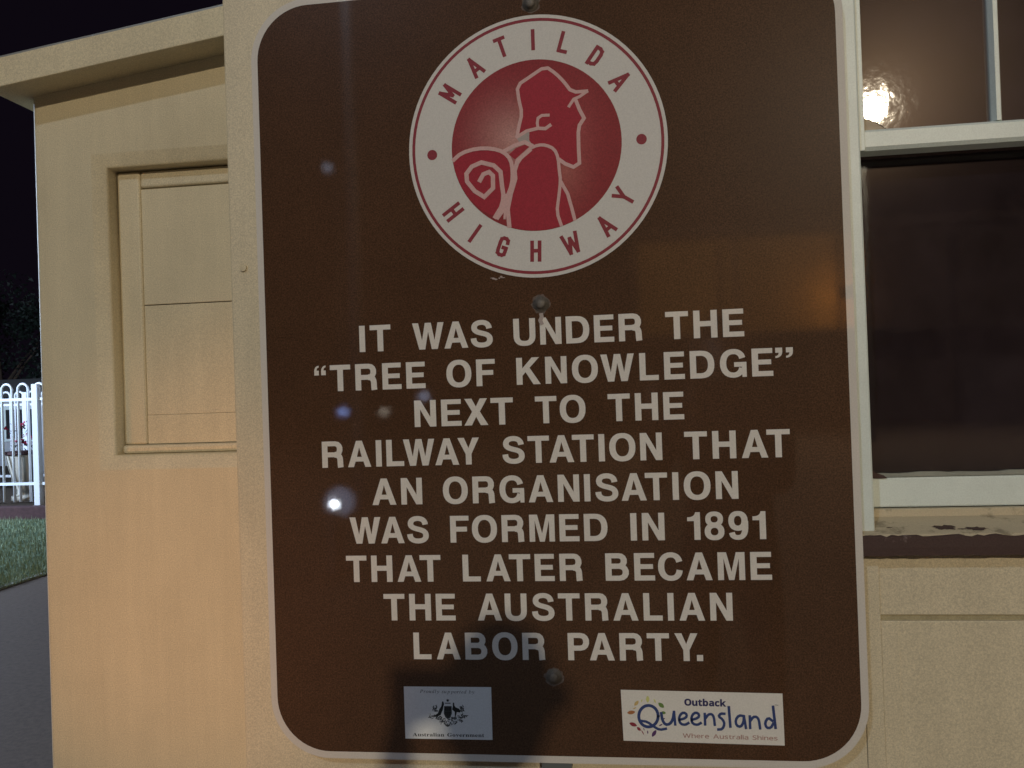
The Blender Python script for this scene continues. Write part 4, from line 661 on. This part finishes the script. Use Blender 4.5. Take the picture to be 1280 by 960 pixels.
tree(-21.5, 26.5, 6.0, 'taller dark tree behind the pale house, at the left edge', 6)

# ================================================================== LAMPS (behind the camera and beyond the frame)
def light(name, kind, loc, col, power, rad, parent=None):
    l = bpy.data.lights.new(name, kind); l.color = col; l.energy = power; l.shadow_soft_size = rad
    o = bpy.data.objects.new(name, l); COL.objects.link(o)
    if parent: o.parent = parent; o.location = Vector(loc)-parent.location
    else: o.location = loc
    return o
def pole_lamp(x, y, h, label, col, power, rad, glow, group=None, lrad=None):
    t = thing('street_lamp', label, 'street lamp', (x, y, 0), group)
    MB().tube([(x, y-.9, 0), (x, y-.9, h+.12)], [.09, .05], 12).build('pole', M['steel'], t)
    MB().tube([(x, y-.9, h+.1), (x, y-.4, h+.28), (x, y-.02, h+(lrad or rad)*1.1+.12)], .03, 8).build('arm', M['steel'], t)
    MB().lathe((x, y, h+(lrad or rad)*1.1), [(rad*1.6, 0), (rad*1.5, .05), (rad*.6, .09), (.04, .12)], 16).build('lamp_head', M['steel'], t)
    gr = rad*(.45 if power else 1)
    mb = MB().lathe((x, y, h), [(gr*math.cos(a), gr*math.sin(a)) for a in [R(-85+170*k/10) for k in range(11)]], 16)
    mb.build('globe', lampmat('lamp_glow', col, glow), t, True)
    if power:
        l = light('lamp_light', 'POINT', (x, y, h), col, power, lrad or rad*1.05, t)
    return t
pole_lamp(6.70, -20.0, 8.05, 'warm street lamp on a tall steel pole across the road, mirrored in the window', (1, .85, .62), LAMP_MAIN, .14, 60, None, .20)
pole_lamp(-3.0, -9.0, 8.2, 'cool white street lamp on a pole to the left of the photographer', (.62, .78, 1), COOL_FILL, .12, 60)  # added fill lamp, out of view, for the cool tint in the shadows
pole_lamp(-10.3, -30, 10.3, 'far bluish street lamp on a very tall pole', (.6, .75, 1), 0, .10, 7)
for x, z, c_, g, lb in ((-10.0, 1.0, (.30, .45, 1), 26, 'low blue marker lamp, the furthest left behind the camera'), (-8.4, .955, (1, .9, .75), 9, 'low warm white marker lamp beside the blue one'), (-6.85, 1.5, (.6, .7, 1), 14, 'taller pale blue marker lamp behind the camera')):
    t = thing('marker_lamp', lb, 'lamp', (x, -30, 0)); MB().tube([(x, -30, 0), (x, -30, z-.1)], .05, 10).build('post', M['steel'], t)
    MB().lathe((x, -30, z), [(.1*math.cos(a), .1*math.sin(a)) for a in [R(-85+170*k/8) for k in range(9)]], 12).build('globe', lampmat('marker_glow', c_, g), t, True)
# cool white bollard lamp behind, mirrored in the lower left of the sign
bx, by, bz = -2.01, -6.0, .61
t = thing('bollard_lamp', 'short bollard lamp with cool white globe behind the camera', 'lamp', (bx, by, 0))
MB().tube([(bx, by, 0), (bx, by, bz-.06)], .06, 14).build('post', M['steel'], t)
MB().lathe((bx, by, bz), [(.017*math.cos(a), .017*math.sin(a)) for a in [R(-85+170*k/8) for k in range(9)]], 14).build('bulb', lampmat('bollard_glow', (.86, .93, 1), 420), t, True)
MB().lathe((bx, by-.15, bz), [(.13*math.cos(a), .13*math.sin(a)) for a in [R(-85+170*k/10) for k in range(11)]], 18).build('halo_globe', lampmat('halo_glow', (.55, .68, 1), 2.2), t, True)  # added glowing globe, makes a faint halo around the bulb's reflection
# bluish flood lamp on a mast at the garden
fx, fy, fzz = -12.5, 5.5, 4.2
t = thing('garden_flood_lamp', 'bluish white flood lamp on a mast lighting the fence and lawn', 'lamp', (fx, fy, 0))
MB().tube([(fx-.2, fy-.2, 0), (fx-.2, fy-.2, fzz+.1)], .05, 10).build('post', M['steel'], t)
MB().lathe((fx, fy, fzz), [(.06*math.cos(a), .06*math.sin(a)) for a in [R(-85+170*k/8) for k in range(9)]], 12).build('globe', lampmat('flood_glow', (.7, .82, 1), 120), t, True)
light('flood_light', 'POINT', (fx, fy, fzz), (.55, .72, 1), LAMP_FENCE, .13, t)
# added orange spot, out of view, to tint the lean-to wall
gx, gy, gz_ = -2.75, -3.2, .25
t = thing('orange_fill_lamp', 'small added orange spotlight on the ground, tinting the lean-to wall', 'lamp', (gx, gy, 0))
MB().lathe((gx, gy, 0), [(.09, 0), (.09, .02), (.03, .03), (.03, .16)], 14).build('stand', M['steel'], t)
MB().lathe((gx, gy, .17), [(.05, 0), (.07, .03), (.07, .06)], 14).build('head', M['steel'], t)
so = light('orange_fill_spot', 'SPOT', (gx, gy, gz_+.03), (1, .42, .15), ORANGE_FILL, .05, t); so.data.spot_size = R(15.5); so.data.spot_blend = 1.0
so.rotation_euler = (Vector((-.22, .3, 1.18))-Vector((gx, gy, gz_+.03))).to_track_quat('-Z', 'Y').to_euler()

# hotel across the road, veranda lamp added for amber sheen on the sign
ht = thing('two_storey_hotel', 'two storey hotel across the road with an upper veranda wall lit by an added warm lamp', 'hotel', (8, -31, 0))
box('wall', 1.0, 18, -35, -31, 0, 7, M['darkbrick'], ht); box('roof', .6, 18.4, -35.4, -30.2, 7.001, 7.3, M['darkbrick'], ht)
box('veranda', 1.0, 18, -30.99, -29.2, 3.2, 3.35, M['darkbrick'], ht)
for x in (1.1, 4.5, 8, 11.5, 15, 17.8): box('veranda_post', x, x+.12, -29.4, -29.28, 0, 6.9, M['darkbrick'], ht)
box('upper_wall', 1.2, 9.4, -30.998, -30.90, 3.36, 6.9, M['ochre'], ht)
lx = 8.3
box('bulb_blocker', lx-.28, lx+.28, -29.52, -29.48, 4.35, 4.85, M['darkbrick'], ht); box('blocker_bracket', lx-.02, lx+.02, -29.6, -29.52, 4.85, 6.98, M['darkbrick'], ht)  # added to hide the bulb itself from the sign's reflection
light('sheen_light', 'POINT', (lx, -29.62, 4.6), (1, .62, .26), 420, .05, ht)  # added light on the unseen veranda wall, mirrored as an amber sheen

# ================================================================== THE PHOTOGRAPHER
PX, PY = .92, -1.80
per = thing('person', 'photographer in dark clothes standing before the sign, arms raised to hold a phone', 'person', (PX, PY, 0))
J = {'pel': (PX, PY, .98), 'wst': (PX, PY, 1.12), 'chs': (PX, PY+.01, 1.34), 'nck': (PX, PY+.02, 1.50), 'hd0': (PX-.01, PY+.05, 1.58),
     'hl': (PX-.10, PY, .92), 'kl': (PX-.12, PY+.03, .50), 'al': (PX-.13, PY-.02, .09), 'tl': (PX-.14, PY+.15, .03),
     'hr': (PX+.10, PY, .92), 'kr': (PX+.12, PY+.02, .50), 'ar': (PX+.14, PY-.02, .09), 'tr': (PX+.16, PY+.15, .03),
     'sl': (PX-.18, PY+.02, 1.43), 'el': (PX-.27, PY+.14, 1.20), 'wl': (PX-.26, PY+.36, 1.44), 'sr': (PX+.18, PY+.02, 1.43), 'er': (PX+.16, PY+.20, 1.20), 'wr': (PX-.13, PY+.36, 1.45)}
RD = {'pel': .15, 'wst': .135, 'chs': .155, 'nck': .06, 'hd0': .055, 'hl': .095, 'kl': .062, 'al': .042, 'tl': .035, 'hr': .095, 'kr': .062, 'ar': .042, 'tr': .035, 'sl': .065, 'el': .045, 'wl': .03, 'sr': .065, 'er': .045, 'wr': .03}
names = list(J); ed = [('pel','wst'),('wst','chs'),('chs','nck'),('nck','hd0'),('pel','hl'),('hl','kl'),('kl','al'),('al','tl'),('pel','hr'),('hr','kr'),('kr','ar'),('ar','tr'),('chs','sl'),('sl','el'),('el','wl'),('chs','sr'),('sr','er'),('er','wr')]
def skin(name, P, E_, rad, m_, parent, lv=2):
    off = root_of(parent).location; me = bpy.data.meshes.new(name); me.from_pydata([tuple(Vector(p)-off) for p in P], E_, []); me.materials.append(m_)
    o = bpy.data.objects.new(name, me); COL.objects.link(o); o.parent = parent
    o.modifiers.new('skin', 'SKIN'); me.skin_vertices or None
    sv = me.skin_vertices[0].data if me.skin_vertices else None
    if sv is None:
        raise RuntimeError('skin layer missing')
    for i, r_ in enumerate(rad): sv[i].radius = (r_, r_)
    sv[0].use_root = True
    s__ = o.modifiers.new('sub', 'SUBSURF'); s__.levels = lv; s__.render_levels = lv; return o
body = skin('body', [J[n] for n in names], [(names.index(a), names.index(b)) for a, b in ed], [RD[n] for n in names], M['cloth'], per)
bm = bmesh.new(); bmesh.ops.create_uvsphere(bm, u_segments=24, v_segments=18, radius=1)
for v in bm.verts:
    x, y, z = v.co; v.co = (x*.075*(1-.12*max(0, -z)), y*.095, z*.115)
    if y > .8 and abs(x) < .25 and -.35 < z < .1: v.co.y += .016
me = bpy.data.meshes.new('head'); bm.to_mesh(me); bm.free(); me.materials.append(M['skin'])
ho = bpy.data.objects.new('head', me); COL.objects.link(ho); ho.parent = per; ho.location = (0-.01, .06, 1.67)
for p in me.polygons: p.use_smooth = True
ha = me.copy(); ha.materials.clear(); ha.materials.append(M['hair'])
bm = bmesh.new(); bm.from_mesh(ha); bmesh.ops.delete(bm, geom=[v for v in bm.verts if v.co.z < .03 and v.co.y > -.03 or v.co.z < -.05], context='VERTS')
for v in bm.verts: v.co *= 1.07
bm.to_mesh(ha); bm.free(); hb = bpy.data.objects.new('hair', ha); COL.objects.link(hb); hb.parent = ho
for sx2 in (-1, 1): MB().tube([(PX-.01+sx2*.076, PY+.055, 1.685), (PX-.01+sx2*.088, PY+.045, 1.69)], [.022, .026], 8).build('ear', M['skin'], per, True)
for sx2 in (-1, 1):
    MB().lathe((PX-.01+sx2*.030, PY+.140, 1.69-.008), [(.002, 0), (.009, .004), (.010, .008), (.009, .012), (.002, .016)], 10).build('eye', M['signwhite'], per, True)
    MB().lathe((PX-.01+sx2*.030, PY+.1485, 1.69-.004), [(.001, 0), (.004, .002), (.004, .006), (.001, .008)], 8).build('pupil', M['hair'], per, True)
MB().tube([(PX-.01, PY+.135, 1.695), (PX-.01, PY+.165, 1.655), (PX-.01, PY+.145, 1.650)], [.007, .013, .008], 8).build('nose', M['skin'], per, True)
MB().tube([(PX-.035, PY+.139, 1.625), (PX-.01, PY+.149, 1.623), (PX+.015, PY+.139, 1.625)], [.002, .006, .002], 8).build('mouth', M['rose'], per, True)
ph = thing('phone', 'black phone held up in both hands', 'phone', (.697, -1.36, 1.55)); bevel(MB().box(.628, .765, -1.358, -1.350, 1.520, 1.590).build('case', M['black'], ph), .003)
for sgn, wn_, hx in ((-1, 'wl', .662), (1, 'wr', .775)):
    wp = Vector(J[wn_]); pc = Vector((hx+sgn*.012, -1.40, 1.50)); P = [pc, wp]; E_ = [(0, 1)]; rd = [.030, .026]
    for k in range(4):
        b0 = pc+Vector((0, .01, -.012+.016*k)); P += [b0, b0+Vector((sgn*.006, .055, .012)), b0+Vector((-sgn*.012, .066-.003*k, .018)), b0+Vector((-sgn*.034, .062, .020))]
        n0 = len(P)-4; E_ += [(0, n0), (n0, n0+1), (n0+1, n0+2), (n0+2, n0+3)]; rd += [.011, .009, .0085, .0075]
    P += [pc+Vector((-sgn*.014, .0, .02)), pc+Vector((-sgn*.03, .022, .045))]; n0 = len(P)-2; E_ += [(0, n0), (n0, n0+1)]; rd += [.012, .009]
    skin('hand', P, E_, rd, M['skin'], per, 1)
